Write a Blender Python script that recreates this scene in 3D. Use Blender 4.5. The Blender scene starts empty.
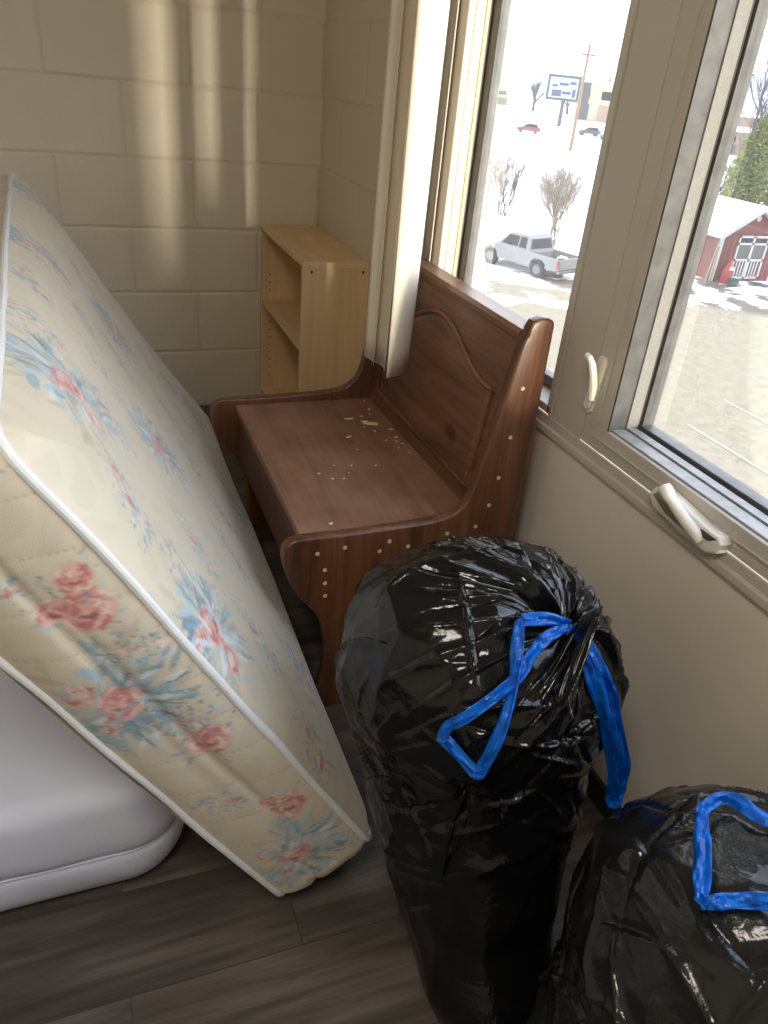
import bpy, bmesh, math, random
import numpy as np
from mathutils import Vector, Matrix, noise

random.seed(7); RNG = np.random.default_rng(7)
scene = bpy.context.scene
COL = scene.collection
PI = math.pi

# ------------------------------------------------------------------ helpers
def tag(o, label=None, cat=None, group=None, kind=None):
    if label: o['label'] = label
    if cat: o['category'] = cat
    if group: o['group'] = group
    if kind: o['kind'] = kind
    return o

def empty(name, loc, label=None, cat=None, group=None, rz=0.0, kind=None):
    o = bpy.data.objects.new(name, None); COL.objects.link(o)
    o.location = loc; o.rotation_euler = (0, 0, rz); o.empty_display_size = .05
    o['_ox'] = list(loc)
    return tag(o, label, cat, group, kind)

def origin(o):
    v = Vector((0, 0, 0))
    while o is not None:
        v += Vector(o.location); o = o.parent
    return v

def mesh(name, verts, faces, mats, parent=None, smooth=False, midx=None, local=False, split=None):
    """verts in world coordinates; with a parent they are made relative to it (unless local)."""
    me = bpy.data.meshes.new(name)
    if parent is not None and not local:
        o_ = origin(parent); verts = [(v[0]-o_.x, v[1]-o_.y, v[2]-o_.z) for v in verts]
    me.from_pydata([tuple(map(float, v)) for v in verts], [], [tuple(map(int, f)) for f in faces])
    if not isinstance(mats, (list, tuple)): mats = [mats]
    for m in mats: me.materials.append(m)
    if midx is not None: me.polygons.foreach_set('material_index', midx)
    bm = bmesh.new(); bm.from_mesh(me); bmesh.ops.recalc_face_normals(bm, faces=bm.faces); bm.to_mesh(me); bm.free()
    if smooth:
        me.polygons.foreach_set('use_smooth', [True]*len(me.polygons))
        if split: me.set_sharp_from_angle(angle=math.radians(split))
    o = bpy.data.objects.new(name, me); COL.objects.link(o)
    if parent is not None: o.parent = parent
    return o

class MB:
    def __init__(s): s.v = []; s.f = []; s.m = []
    def add(s, v, f, mi=0):
        b = len(s.v); s.v += [tuple(x) for x in v]; s.f += [tuple(i+b for i in q) for q in f]; s.m += [mi]*len(f); return s
    def box(s, x0, x1, y0, y1, z0, z1, mi=0, bev=0.0):
        bm = bmesh.new(); bmesh.ops.create_cube(bm, size=1)
        for v in bm.verts:
            v.co = Vector((x0+(v.co.x+.5)*(x1-x0), y0+(v.co.y+.5)*(y1-y0), z0+(v.co.z+.5)*(z1-z0)))
        if bev > 0: bmesh.ops.bevel(bm, geom=bm.edges[:], offset=bev, segments=2, affect='EDGES', profile=.5)
        s.addbm(bm, mi); return s
    def addbm(s, bm, mi=0):
        bm.verts.ensure_lookup_table(); bm.verts.index_update()
        s.add([v.co.copy() for v in bm.verts], [[v.index for v in f.verts] for f in bm.faces], mi); bm.free(); return s
    def prism(s, prof, axis, a0, a1, mi=0, bev=0.0, seg=3):
        """prof: 2-D outline; axis 'y': (x,z) outline extruded along y, 'x': (y,z), 'z': (x,y)"""
        def P(p, a):
            return {'y': (p[0], a, p[1]), 'x': (a, p[0], p[1]), 'z': (p[0], p[1], a)}[axis]
        bm = bmesh.new()
        A = [bm.verts.new(P(p, a0)) for p in prof]; B = [bm.verts.new(P(p, a1)) for p in prof]
        n = len(prof)
        fa = bm.faces.new(A); fb = bm.faces.new(B[::-1])
        for i in range(n): bm.faces.new((A[i], B[i], B[(i+1) % n], A[(i+1) % n]))
        bmesh.ops.recalc_face_normals(bm, faces=bm.faces)
        if bev > 0:
            ed = [e for e in bm.edges if (fa in e.link_faces) or (fb in e.link_faces)]
            bmesh.ops.bevel(bm, geom=ed, offset=bev, segments=seg, affect='EDGES', profile=.5)
        bmesh.ops.triangulate(bm, faces=[f for f in bm.faces if len(f.verts) > 6])
        s.addbm(bm, mi); return s
    def tube(s, pts, r, n=8, mi=0, closed=False, cap=True):
        pts = [Vector(p) for p in pts]; N = len(pts)
        rs = r if isinstance(r, (list, tuple)) else [r]*N
        V = []; up = Vector((0, 0, 1)); prev = None
        for i, p in enumerate(pts):
            a = pts[(i-1) % N] if (closed or i > 0) else p
            b = pts[(i+1) % N] if (closed or i < N-1) else p
            t = (b-a).normalized()
            if prev is None:
                u = t.cross(up)
                if u.length < .05: u = t.cross(Vector((1, 0, 0)))
            else:
                u = prev - t*prev.dot(t)
            u.normalize(); prev = u; w = t.cross(u)
            for k in range(n):
                a_ = 2*PI*k/n; V.append(p + (u*math.cos(a_)+w*math.sin(a_))*rs[i])
        F = []
        for i in range(N if closed else N-1):
            j = (i+1) % N
            for k in range(n): F.append((i*n+k, i*n+(k+1) % n, j*n+(k+1) % n, j*n+k))
        if cap and not closed:
            F.append(tuple(range(n))); F.append(tuple((N-1)*n+k for k in range(n)))
        s.add(V, F, mi); return s
    def cyl(s, c, axis, r, h, n=20, mi=0):
        c = Vector(c); d = {'x': Vector((1,0,0)), 'y': Vector((0,1,0)), 'z': Vector((0,0,1))}[axis]
        return s.tube([c-d*h/2, c+d*h/2], r, n, mi)
    def build(s, name, mats, parent=None, smooth=False, local=False, split=35):
        return mesh(name, s.v, s.f, mats, parent, smooth, s.m, local, split if smooth else None)

# ------------------------------------------------------------------ materials
def newmat(name):
    m = bpy.data.materials.new(name); m.use_nodes = True
    nt = m.node_tree; nt.nodes.clear()
    out = nt.nodes.new('ShaderNodeOutputMaterial')
    return m, nt, out
def N(nt, t, **k):
    n = nt.nodes.new(t)
    for a, b in k.items():
        if a in n.inputs: n.inputs[a].default_value = b
        else: setattr(n, a, b)
    return n
def L(nt, a, b): nt.links.new(a, b)
def ramp(nt, stops, interp='LINEAR'):
    r = nt.nodes.new('ShaderNodeValToRGB'); cr = r.color_ramp; cr.interpolation = interp
    while len(cr.elements) < len(stops): cr.elements.new(.5)
    for e, (p_, c) in zip(cr.elements, stops):
        e.position = p_; e.color = (*c, 1) if len(c) == 3 else c
    return r
def srgb(r, g, b):
    f = lambda c: (c/255/12.92) if c/255 <= .04045 else ((c/255+.055)/1.055)**2.4
    return (f(r), f(g), f(b))
def simple(name, col, rough=.5, noise_amt=.08, scale=20, bump=0.0, metal=0.0, spec=.5, coat=0.0):
    m, nt, out = newmat(name)
    b = N(nt, 'ShaderNodeBsdfPrincipled', Roughness=rough, Metallic=metal)
    b.inputs['Specular IOR Level'].default_value = spec
    b.inputs['Coat Weight'].default_value = coat
    tc = N(nt, 'ShaderNodeTexCoord'); nz = N(nt, 'ShaderNodeTexNoise', Scale=scale, Detail=5.0)
    L(nt, tc.outputs['Object'], nz.inputs['Vector'])
    c = Vector(col)
    r = ramp(nt, [(.25, tuple(c*(1-noise_amt))), (.75, tuple(min(x, 1) for x in c*(1+noise_amt)))])
    L(nt, nz.outputs['Fac'], r.inputs['Fac']); L(nt, r.outputs['Color'], b.inputs['Base Color'])
    if bump:
        bp = N(nt, 'ShaderNodeBump', Strength=1.0, Distance=bump); L(nt, nz.outputs['Fac'], bp.inputs['Height']); L(nt, bp.outputs['Normal'], b.inputs['Normal'])
    L(nt, b.outputs['BSDF'], out.inputs['Surface'])
    return m

def block_wall_mat(name, col, axes, off=0.0, amt=1.0):
    """painted concrete block: 0.4796 x 0.2398 m courses"""
    m, nt, out = newmat(name)
    tc = N(nt, 'ShaderNodeTexCoord'); sp = N(nt, 'ShaderNodeSeparateXYZ'); cb = N(nt, 'ShaderNodeCombineXYZ')
    L(nt, tc.outputs['Object'], sp.inputs[0])
    ad = N(nt, 'ShaderNodeMath', operation='ADD'); ad.inputs[1].default_value = 40*.4796+off
    wob = N(nt, 'ShaderNodeTexNoise', Scale=3.0, Detail=2.0); L(nt, tc.outputs['Object'], wob.inputs['Vector'])
    L(nt, sp.outputs[axes[0]], ad.inputs[0]); L(nt, ad.outputs[0], cb.inputs[0])
    wm = N(nt, 'ShaderNodeMath', operation='MULTIPLY_ADD'); wm.inputs[1].default_value = .008; wm.inputs[2].default_value = -.004
    L(nt, wob.outputs['Fac'], wm.inputs[0])
    az = N(nt, 'ShaderNodeMath', operation='ADD'); L(nt, sp.outputs[axes[1]], az.inputs[0]); L(nt, wm.outputs[0], az.inputs[1])
    L(nt, az.outputs[0], cb.inputs[1])
    def brick(ms, sm):
        b = N(nt, 'ShaderNodeTexBrick', offset=.5, offset_frequency=2, squash=1.0)
        b.inputs['Scale'].default_value = 1.0; b.inputs['Mortar Size'].default_value = ms; b.inputs['Mortar Smooth'].default_value = sm
        b.inputs['Brick Width'].default_value = .4796; b.inputs['Row Height'].default_value = .2398
        b.inputs['Color1'].default_value = (1,1,1,1); b.inputs['Color2'].default_value = (.93,.93,.93,1); b.inputs['Mortar'].default_value = (.86,.85,.84,1)
        L(nt, cb.outputs[0], b.inputs['Vector']); return b
    b1 = brick(.0022, .35); b2 = brick(.011, 1.0)
    nz = N(nt, 'ShaderNodeTexNoise', Scale=70.0, Detail=4.0); L(nt, tc.outputs['Object'], nz.inputs['Vector'])
    n2 = N(nt, 'ShaderNodeTexNoise', Scale=2.5, Detail=4.0); L(nt, tc.outputs['Object'], n2.inputs['Vector'])
    base = N(nt, 'ShaderNodeMix', data_type='RGBA', blend_type='MULTIPLY'); base.inputs['Factor'].default_value = .42*amt
    c = Vector(col); r = ramp(nt, [(.3, tuple(c*.96)), (.7, tuple(c*1.03))]); L(nt, n2.outputs['Fac'], r.inputs['Fac'])
    L(nt, r.outputs['Color'], base.inputs['A']); L(nt, b1.outputs['Color'], base.inputs['B'])
    # height: 1-mortar fac, plus paint texture
    h = N(nt, 'ShaderNodeMath', operation='MULTIPLY_ADD'); h.inputs[1].default_value = -.004*amt
    L(nt, b2.outputs['Fac'], h.inputs[0])
    nm = N(nt, 'ShaderNodeMath', operation='MULTIPLY'); nm.inputs[1].default_value = .0012; L(nt, nz.outputs['Fac'], nm.inputs[0]); L(nt, nm.outputs[0], h.inputs[2])
    bp = N(nt, 'ShaderNodeBump', Strength=.8, Distance=1.0); L(nt, h.outputs[0], bp.inputs['Height'])
    bs = N(nt, 'ShaderNodeBsdfPrincipled', Roughness=.55); L(nt, base.outputs['Result'], bs.inputs['Base Color']); L(nt, bp.outputs['Normal'], bs.inputs['Normal'])
    L(nt, bs.outputs['BSDF'], out.inputs['Surface']); return m

def wood_mat(name, dark, light, axis, rough=.4, scale=1.0, dust=0.0, knots=True, coat=0.0, spec=.5):
    """stained pine; grain runs along the axis"""
    m, nt, out = newmat(name)
    tc = N(nt, 'ShaderNodeTexCoord'); mp = N(nt, 'ShaderNodeMapping')
    s = [14*scale]*3; s[axis] = 1.1*scale; mp.inputs['Scale'].default_value = s
    L(nt, tc.outputs['Object'], mp.inputs['Vector'])
    n1 = N(nt, 'ShaderNodeTexNoise', Scale=1.6, Detail=6.0, Distortion=.8); L(nt, mp.outputs[0], n1.inputs['Vector'])
    mp2 = N(nt, 'ShaderNodeMapping'); s2 = [70*scale]*3; s2[axis] = 2.5*scale; mp2.inputs['Scale'].default_value = s2
    L(nt, tc.outputs['Object'], mp2.inputs['Vector'])
    n2 = N(nt, 'ShaderNodeTexNoise', Scale=2.0, Detail=4.0); L(nt, mp2.outputs[0], n2.inputs['Vector'])
    mx = N(nt, 'ShaderNodeMath', operation='MULTIPLY_ADD'); mx.inputs[1].default_value = .35
    L(nt, n2.outputs['Fac'], mx.inputs[0]); 
    m0 = N(nt, 'ShaderNodeMath', operation='MULTIPLY'); m0.inputs[1].default_value = .75; L(nt, n1.outputs['Fac'], m0.inputs[0]); L(nt, m0.outputs[0], mx.inputs[2])
    r = ramp(nt, [(.34, dark), (.52, tuple((Vector(dark)+Vector(light))*.5)), (.72, light)]); L(nt, mx.outputs[0], r.inputs['Fac'])
    col = r.outputs['Color']
    if knots:
        mk = N(nt, 'ShaderNodeMapping'); sk = [5.5]*3; sk[axis] = 3.2; mk.inputs['Scale'].default_value = sk; L(nt, tc.outputs['Object'], mk.inputs['Vector'])
        vo = N(nt, 'ShaderNodeTexVoronoi', Scale=1.0); L(nt, mk.outputs[0], vo.inputs['Vector'])
        kr = ramp(nt, [(.0, (1,1,1)), (.075, (.8,.8,.8)), (.13, (0,0,0))]); L(nt, vo.outputs['Distance'], kr.inputs['Fac'])
        km = N(nt, 'ShaderNodeMix', data_type='RGBA'); km.inputs['B'].default_value = (*[c*.45 for c in dark], 1)
        kf = N(nt, 'ShaderNodeMath', operation='MULTIPLY'); kf.inputs[1].default_value = .85; L(nt, kr.outputs['Color'], kf.inputs[0])
        L(nt, kf.outputs[0], km.inputs['Factor']); L(nt, col, km.inputs['A']); col = km.outputs['Result']
    rsock = None
    if dust:
        nd = N(nt, 'ShaderNodeTexNoise', Scale=5.0, Detail=8.0, Roughness=.65); L(nt, tc.outputs['Object'], nd.inputs['Vector'])
        dr = ramp(nt, [(.42, (0,0,0)), (.75, (1,1,1))]); L(nt, nd.outputs['Fac'], dr.inputs['Fac'])
        df = N(nt, 'ShaderNodeMath', operation='MULTIPLY_ADD'); df.inputs[1].default_value = dust; df.inputs[2].default_value = dust*.35; L(nt, dr.outputs['Color'], df.inputs[0])
        dm = N(nt, 'ShaderNodeMix', data_type='RGBA'); dm.inputs['B'].default_value = (*srgb(200,174,150), 1)
        L(nt, df.outputs[0], dm.inputs['Factor']); L(nt, col, dm.inputs['A']); col = dm.outputs['Result']
    bs = N(nt, 'ShaderNodeBsdfPrincipled', Roughness=rough); bs.inputs['Coat Weight'].default_value = coat; bs.inputs['Coat Roughness'].default_value = .25
    bs.inputs['Specular IOR Level'].default_value = spec
    bp = N(nt, 'ShaderNodeBump', Strength=.3, Distance=.001); L(nt, mx.outputs[0], bp.inputs['Height']); L(nt, bp.outputs['Normal'], bs.inputs['Normal'])
    L(nt, col, bs.inputs['Base Color']); L(nt, bs.outputs['BSDF'], out.inputs['Surface']); return m

def floor_mat():
    m, nt, out = newmat('vinyl_plank')
    tc = N(nt, 'ShaderNodeTexCoord'); mp = N(nt, 'ShaderNodeMapping')
    mp.inputs['Location'].default_value = (.956+12*1.22, 12*.185+2.39, 0)
    L(nt, tc.outputs['Object'], mp.inputs['Vector'])
    b = N(nt, 'ShaderNodeTexBrick', offset=.769, offset_frequency=2); b.inputs['Scale'].default_value = 1.0
    b.inputs['Mortar Size'].default_value = .0011; b.inputs['Mortar Smooth'].default_value = .2
    b.inputs['Brick Width'].default_value = 1.22; b.inputs['Row Height'].default_value = .185
    b.inputs['Color1'].default_value = (0,0,0,1); b.inputs['Color2'].default_value = (1,1,1,1); b.inputs['Mortar'].default_value = (.3,.3,.3,1)
    L(nt, mp.outputs[0], b.inputs['Vector'])
    g = N(nt, 'ShaderNodeMapping'); g.inputs['Scale'].default_value = (3.0, 42, 1); 
    # shift the grain per plank
    sh = N(nt, 'ShaderNodeVectorMath', operation='SCALE'); sh.inputs['Scale'].default_value = 7.3; L(nt, b.outputs['Color'], sh.inputs[0])
    av = N(nt, 'ShaderNodeVectorMath', operation='ADD'); L(nt, tc.outputs['Object'], av.inputs[0]); L(nt, sh.outputs[0], av.inputs[1])
    L(nt, av.outputs[0], g.inputs['Vector'])
    n1 = N(nt, 'ShaderNodeTexNoise', Scale=1.0, Detail=7.0, Roughness=.62, Distortion=.6); L(nt, g.outputs[0], n1.inputs['Vector'])
    g2 = N(nt, 'ShaderNodeMapping'); g2.inputs['Scale'].default_value = (2.2, 8, 1); L(nt, av.outputs[0], g2.inputs['Vector'])
    n2 = N(nt, 'ShaderNodeTexNoise', Scale=1.0, Detail=3.0); L(nt, g2.outputs[0], n2.inputs['Vector'])
    s_ = N(nt, 'ShaderNodeMath', operation='ADD'); L(nt, n1.outputs['Fac'], s_.inputs[0]); L(nt, n2.outputs['Fac'], s_.inputs[1])
    r = ramp(nt, [(.36, srgb(54,49,45)), (.5, srgb(78,71,66)), (.64, srgb(106,98,92))])
    hm = N(nt, 'ShaderNodeMath', operation='MULTIPLY'); hm.inputs[1].default_value = .5; L(nt, s_.outputs[0], hm.inputs[0]); L(nt, hm.outputs[0], r.inputs['Fac'])
    tone = ramp(nt, [(0, (.86,.86,.87)), (1, (1.13,1.12,1.10))]); L(nt, b.outputs['Color'], tone.inputs['Fac'])
    mx = N(nt, 'ShaderNodeMix', data_type='RGBA', blend_type='MULTIPLY'); mx.inputs['Factor'].default_value = 1
    L(nt, r.outputs['Color'], mx.inputs['A']); L(nt, tone.outputs['Color'], mx.inputs['B'])
    mo = N(nt, 'ShaderNodeMix', data_type='RGBA'); mo.inputs['B'].default_value = (*srgb(54,49,45), 1)
    L(nt, b.outputs['Fac'], mo.inputs['Factor']); L(nt, mx.outputs['Result'], mo.inputs['A'])
    bs = N(nt, 'ShaderNodeBsdfPrincipled', Roughness=.42)
    bp = N(nt, 'ShaderNodeBump', Strength=.25, Distance=.002); L(nt, n1.outputs['Fac'], bp.inputs['Height']); L(nt, bp.outputs['Normal'], bs.inputs['Normal'])
    L(nt, mo.outputs['Result'], bs.inputs['Base Color']); L(nt, bs.outputs['BSDF'], out.inputs['Surface']); return m

def fabric_attr_mat(name, rough=.42, sheen=.3):
    m, nt, out = newmat(name)
    at = N(nt, 'ShaderNodeAttribute', attribute_name='Paint')
    bs = N(nt, 'ShaderNodeBsdfPrincipled', Roughness=rough); bs.inputs['Sheen Weight'].default_value = sheen
    tc = N(nt, 'ShaderNodeTexCoord'); nz = N(nt, 'ShaderNodeTexNoise', Scale=500.0, Detail=2.0); L(nt, tc.outputs['Object'], nz.inputs['Vector'])
    n2 = N(nt, 'ShaderNodeTexNoise', Scale=22.0, Detail=4.0); L(nt, tc.outputs['Object'], n2.inputs['Vector'])
    mm = N(nt, 'ShaderNodeMath', operation='MULTIPLY_ADD'); mm.inputs[1].default_value = 1.6; L(nt, n2.outputs['Fac'], mm.inputs[0]); L(nt, nz.outputs['Fac'], mm.inputs[2])
    bp = N(nt, 'ShaderNodeBump', Strength=.5, Distance=.0005); L(nt, mm.outputs[0], bp.inputs['Height']); L(nt, bp.outputs['Normal'], bs.inputs['Normal'])
    L(nt, at.outputs['Color'], bs.inputs['Base Color']); L(nt, bs.outputs['BSDF'], out.inputs['Surface']); return m

def plastic_mat(name, col, rough, dust):
    m, nt, out = newmat(name)
    tc = N(nt, 'ShaderNodeTexCoord')
    bs = N(nt, 'ShaderNodeBsdfPrincipled', Roughness=rough); bs.inputs['IOR'].default_value = 1.52; bs.inputs['Specular IOR Level'].default_value = .42
    nz = N(nt, 'ShaderNodeTexNoise', Scale=9.0, Detail=5.0, Distortion=1.2); L(nt, tc.outputs['Object'], nz.inputs['Vector'])
    n2 = N(nt, 'ShaderNodeTexNoise', Scale=55.0, Detail=3.0); L(nt, tc.outputs['Object'], n2.inputs['Vector'])
    r = ramp(nt, [(.35, col), (.75, tuple(c+dust for c in col))]); L(nt, nz.outputs['Fac'], r.inputs['Fac']); L(nt, r.outputs['Color'], bs.inputs['Base Color'])
    rr = N(nt, 'ShaderNodeMapRange'); rr.inputs['To Min'].default_value = rough-.06; rr.inputs['To Max'].default_value = rough+.12; L(nt, nz.outputs['Fac'], rr.inputs['Value']); L(nt, rr.outputs[0], bs.inputs['Roughness'])
    ad = N(nt, 'ShaderNodeMath', operation='MULTIPLY_ADD'); ad.inputs[1].default_value = .22; L(nt, n2.outputs['Fac'], ad.inputs[0]); L(nt, nz.outputs['Fac'], ad.inputs[2])
    bp = N(nt, 'ShaderNodeBump', Strength=.55, Distance=.008); L(nt, ad.outputs[0], bp.inputs['Height']); L(nt, bp.outputs['Normal'], bs.inputs['Normal'])
    L(nt, bs.outputs['BSDF'], out.inputs['Surface']); return m

def glass_mat(name, haze, refl):
    m, nt, out = newmat(name)
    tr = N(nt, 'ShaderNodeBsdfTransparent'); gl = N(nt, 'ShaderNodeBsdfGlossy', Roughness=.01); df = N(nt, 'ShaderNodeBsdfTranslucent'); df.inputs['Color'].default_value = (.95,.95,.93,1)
    lw = N(nt, 'ShaderNodeLayerWeight', Blend=.3)
    mr = N(nt, 'ShaderNodeMapRange'); mr.inputs['To Min'].default_value = refl; mr.inputs['To Max'].default_value = .3; L(nt, lw.outputs['Fresnel'], mr.inputs['Value'])
    m1 = N(nt, 'ShaderNodeMixShader'); L(nt, mr.outputs[0], m1.inputs[0]); L(nt, tr.outputs[0], m1.inputs[1]); L(nt, gl.outputs[0], m1.inputs[2])
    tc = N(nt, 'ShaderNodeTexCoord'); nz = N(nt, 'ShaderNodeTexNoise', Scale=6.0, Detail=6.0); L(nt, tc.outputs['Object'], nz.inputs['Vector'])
    hz = N(nt, 'ShaderNodeMapRange'); hz.inputs['To Min'].default_value = haze*.6; hz.inputs['To Max'].default_value = haze*1.4; L(nt, nz.outputs['Fac'], hz.inputs['Value'])  # dusty haze, also a veil added to wash out the view
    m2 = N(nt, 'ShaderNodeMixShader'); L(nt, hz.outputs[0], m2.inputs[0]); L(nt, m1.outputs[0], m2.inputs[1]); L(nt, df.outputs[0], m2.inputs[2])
    L(nt, m2.outputs[0], out.inputs['Surface']); return m

def slat_mat():
    m, nt, out = newmat('vinyl_slat')
    b = N(nt, 'ShaderNodeBsdfPrincipled', Roughness=.4); b.inputs['Base Color'].default_value = (*srgb(246,240,226), 1)
    t = N(nt, 'ShaderNodeBsdfTranslucent'); t.inputs['Color'].default_value = (*srgb(236,222,190), 1)
    tc = N(nt, 'ShaderNodeTexCoord'); nz = N(nt, 'ShaderNodeTexNoise', Scale=40.0); L(nt, tc.outputs['Object'], nz.inputs['Vector'])
    bp = N(nt, 'ShaderNodeBump', Strength=.1, Distance=.001); L(nt, nz.outputs['Fac'], bp.inputs['Height']); L(nt, bp.outputs['Normal'], b.inputs['Normal'])
    mx = N(nt, 'ShaderNodeMixShader'); mx.inputs[0].default_value = .25
    L(nt, b.outputs[0], mx.inputs[1]); L(nt, t.outputs[0], mx.inputs[2]); L(nt, mx.outputs[0], out.inputs['Surface']); return m

M = {}
M['wall_back'] = block_wall_mat('painted_block_back', srgb(216,206,186), (0, 2), off=0.0)
M['wall_blockside'] = block_wall_mat('painted_block_side', srgb(212,202,182), (1, 2), off=.0, amt=.7)
M['wall_paint'] = simple('painted_plaster', srgb(222,213,200), .55, .03, 6, .0006)
M['ceiling'] = simple('ceiling_paint', srgb(235,232,224), .8, .02, 8)
M['floor'] = floor_mat()
M['baseboard'] = simple('black_vinyl_base', srgb(42,38,36), .45, .1, 10)
M['frame'] = simple('cream_window_paint', srgb(190,182,170), .42, .03, 12, .0002)
M['sash_metal'] = simple('shaded_weathered_aluminium', srgb(94,93,91), .45, .25, 35, .0008, metal=.35)  # weathered metal, darkened so the reveal's shade is in the colour
M['screen_strip'] = simple('shaded_white_mesh', srgb(140,137,131), .7, .1, 160, .001)  # white strip greyed down to put the reveal's shade into it
M['gasket'] = simple('dark_gasket', srgb(70,68,64), .6, .1, 20)
M['jamb'] = simple('sunlit_cream_jamb', srgb(236,226,202), .45, .03, 12)  # frame cream made lighter, sunlight on the jamb put into the colour
M['sill_metal'] = simple('weathered_sill_metal', srgb(150,149,147), .5, .22, 45, .0008, metal=.2)
M['handle'] = simple('ivory_hardware', srgb(226,222,210), .35, .05, 20)
M['grime'] = simple('grimy_recess', srgb(146,132,104), .8, .35, 60, .002)
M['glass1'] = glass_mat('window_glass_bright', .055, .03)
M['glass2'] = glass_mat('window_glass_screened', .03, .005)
M['slat'] = slat_mat()
M['shelf'] = wood_mat('maple_laminate', srgb(212,180,132), srgb(226,198,152), 2, rough=.45, knots=False)
M['shelf_x'] = wood_mat('maple_laminate_top', srgb(212,180,132), srgb(228,200,154), 1, rough=.45, knots=False)
M['hole'] = simple('dark_hole', srgb(88,64,42), .8, .1, 10)
M['w_panel'] = wood_mat('stained_pine_end', srgb(42,23,15), srgb(116,73,46), 2, rough=.36, coat=.25)
M['w_seat'] = wood_mat('stained_pine_seat', srgb(84,52,36), srgb(132,88,64), 1, rough=.5, dust=.26)
M['w_back'] = wood_mat('stained_pine_back', srgb(66,40,27), srgb(130,88,61), 1, rough=.36, coat=.2)
M['w_dark'] = wood_mat('stained_pine_front', srgb(58,30,22), srgb(92,54,40), 1, rough=.5, dust=.06)
M['plug'] = simple('pale_screw_plug', srgb(206,180,150), .5, .1, 20)
M['flake'] = simple('cream_paint_flake', srgb(222,206,168), .6, .08, 60)
M['mattress'] = fabric_attr_mat('floral_damask')
M['piping'] = simple('white_piping', srgb(226,230,233), .45, .05, 60)
M['sheet'] = simple('white_fitted_sheet', srgb(210,217,240), .75, .02, 5, .002)
M['bag'] = plastic_mat('black_bag_film', (.003,.003,.0035), .11, .003)
M['bag2'] = plastic_mat('black_bag_film_dusty', (.007,.007,.0065), .14, .010)
def ribbon_mat():
    m, nt, out = newmat('blue_drawstring_film')
    b = N(nt, 'ShaderNodeBsdfPrincipled', Roughness=.3); t = N(nt, 'ShaderNodeBsdfTranslucent'); t.inputs['Color'].default_value = (*srgb(2,110,226), 1)
    tc = N(nt, 'ShaderNodeTexCoord'); nz = N(nt, 'ShaderNodeTexNoise', Scale=60.0, Detail=4.0); L(nt, tc.outputs['Object'], nz.inputs['Vector'])
    r = ramp(nt, [(.3, srgb(0,74,172)), (.7, srgb(2,122,232))]); L(nt, nz.outputs['Fac'], r.inputs['Fac']); L(nt, r.outputs['Color'], b.inputs['Base Color'])
    bp = N(nt, 'ShaderNodeBump', Strength=.6, Distance=.004); L(nt, nz.outputs['Fac'], bp.inputs['Height']); L(nt, bp.outputs['Normal'], b.inputs['Normal'])
    mx = N(nt, 'ShaderNodeMixShader'); mx.inputs[0].default_value = .25; L(nt, b.outputs[0], mx.inputs[1]); L(nt, t.outputs[0], mx.inputs[2]); L(nt, mx.outputs[0], out.inputs['Surface']); return m
M['ribbon'] = ribbon_mat()

# ------------------------------------------------------------------ the room shell
def struct(o): o['kind'] = 'structure'; return o
XL, YF, ZC = -2.75, -4.6, 2.5
struct(MB().box(XL-.1, .12, YF-.1, .12, -.12, 0).build('floor', M['floor']))
struct(MB().box(XL-.1, .12, YF-.1, .12, ZC, ZC+.12).build('ceiling', M['ceiling']))
struct(MB().box(XL-.1, .12, 0, .12, 0, ZC).build('wall_back', M['wall_back']))
struct(MB().box(XL-.1, XL, YF, 0, 0, ZC).build('wall_left', M['wall_back']))
struct(MB().box(XL-.1, .12, YF-.1, YF, 0, ZC).build('wall_front', M['wall_paint']))
# window wall: parapet, block pier in the corner, header, pier near the front
wr = MB()
wr.box(0, .12, YF, 0, 0, .655, 0)
wr.box(0, .12, -1.075, 0, .655, ZC, 1)
wr.box(0, .12, YF, -1.075, 2.05, ZC, 0)
wr.box(0, .12, YF, -3.28, .655, 2.05, 0)
struct(wr.build('wall_right', [M['wall_paint'], M['wall_blockside']]))
struct(MB().box(-.010, 0, YF+.001, -.001, 0, .062, bev=.002).build('baseboard_right', M['baseboard']))
# sill trim
t1 = MB().box(-.010, 0, -3.66, -1.07, .655, .674, bev=.004).box(-.005, 0, -3.66, -1.07, .674, .694, bev=.002)
struct(t1.build('trim_1', M['frame']))

# ------------------------------------------------------------------ window 1 (fixed light behind the bench)
def window_part(name, boxes, mat, parent, bev=.002):
    b = MB()
    for q in boxes: b.box(*q, bev=bev)
    return b.build(name, mat, parent)
Z0, Z1 = .694, 2.05
w1 = empty('window_1', (0, -1.5, Z0), kind='structure')
window_part('window_frame', [(-.004, .10, -1.178, -1.076, Z0, Z1),
    (-.004, .10, -1.80, -1.178, 1.98, Z1), (.0, .10, -1.82, -1.178, Z0, .712)], M['frame'], w1)
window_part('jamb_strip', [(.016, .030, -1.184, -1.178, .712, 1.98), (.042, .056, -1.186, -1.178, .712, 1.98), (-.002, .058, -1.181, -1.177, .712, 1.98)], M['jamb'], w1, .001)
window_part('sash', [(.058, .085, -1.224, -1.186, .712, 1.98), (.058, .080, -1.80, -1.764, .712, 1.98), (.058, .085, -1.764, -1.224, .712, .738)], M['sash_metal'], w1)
window_part('gasket', [(.056, .060, -1.190, -1.184, .712, 1.98)], M['gasket'], w1, 0)
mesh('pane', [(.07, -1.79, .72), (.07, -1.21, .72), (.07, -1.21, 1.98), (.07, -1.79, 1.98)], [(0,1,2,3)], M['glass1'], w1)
window_part('mullion', [(-.003, .08, -1.946, -1.836, Z0, Z1)], M['frame'], w1, .002)
window_part('stop_bead', [(-.006, .05, -1.836, -1.824, Z0, Z1), (.0, .08, -1.824, -1.806, Z0, Z1)], M['frame'], w1, .002)

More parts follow.
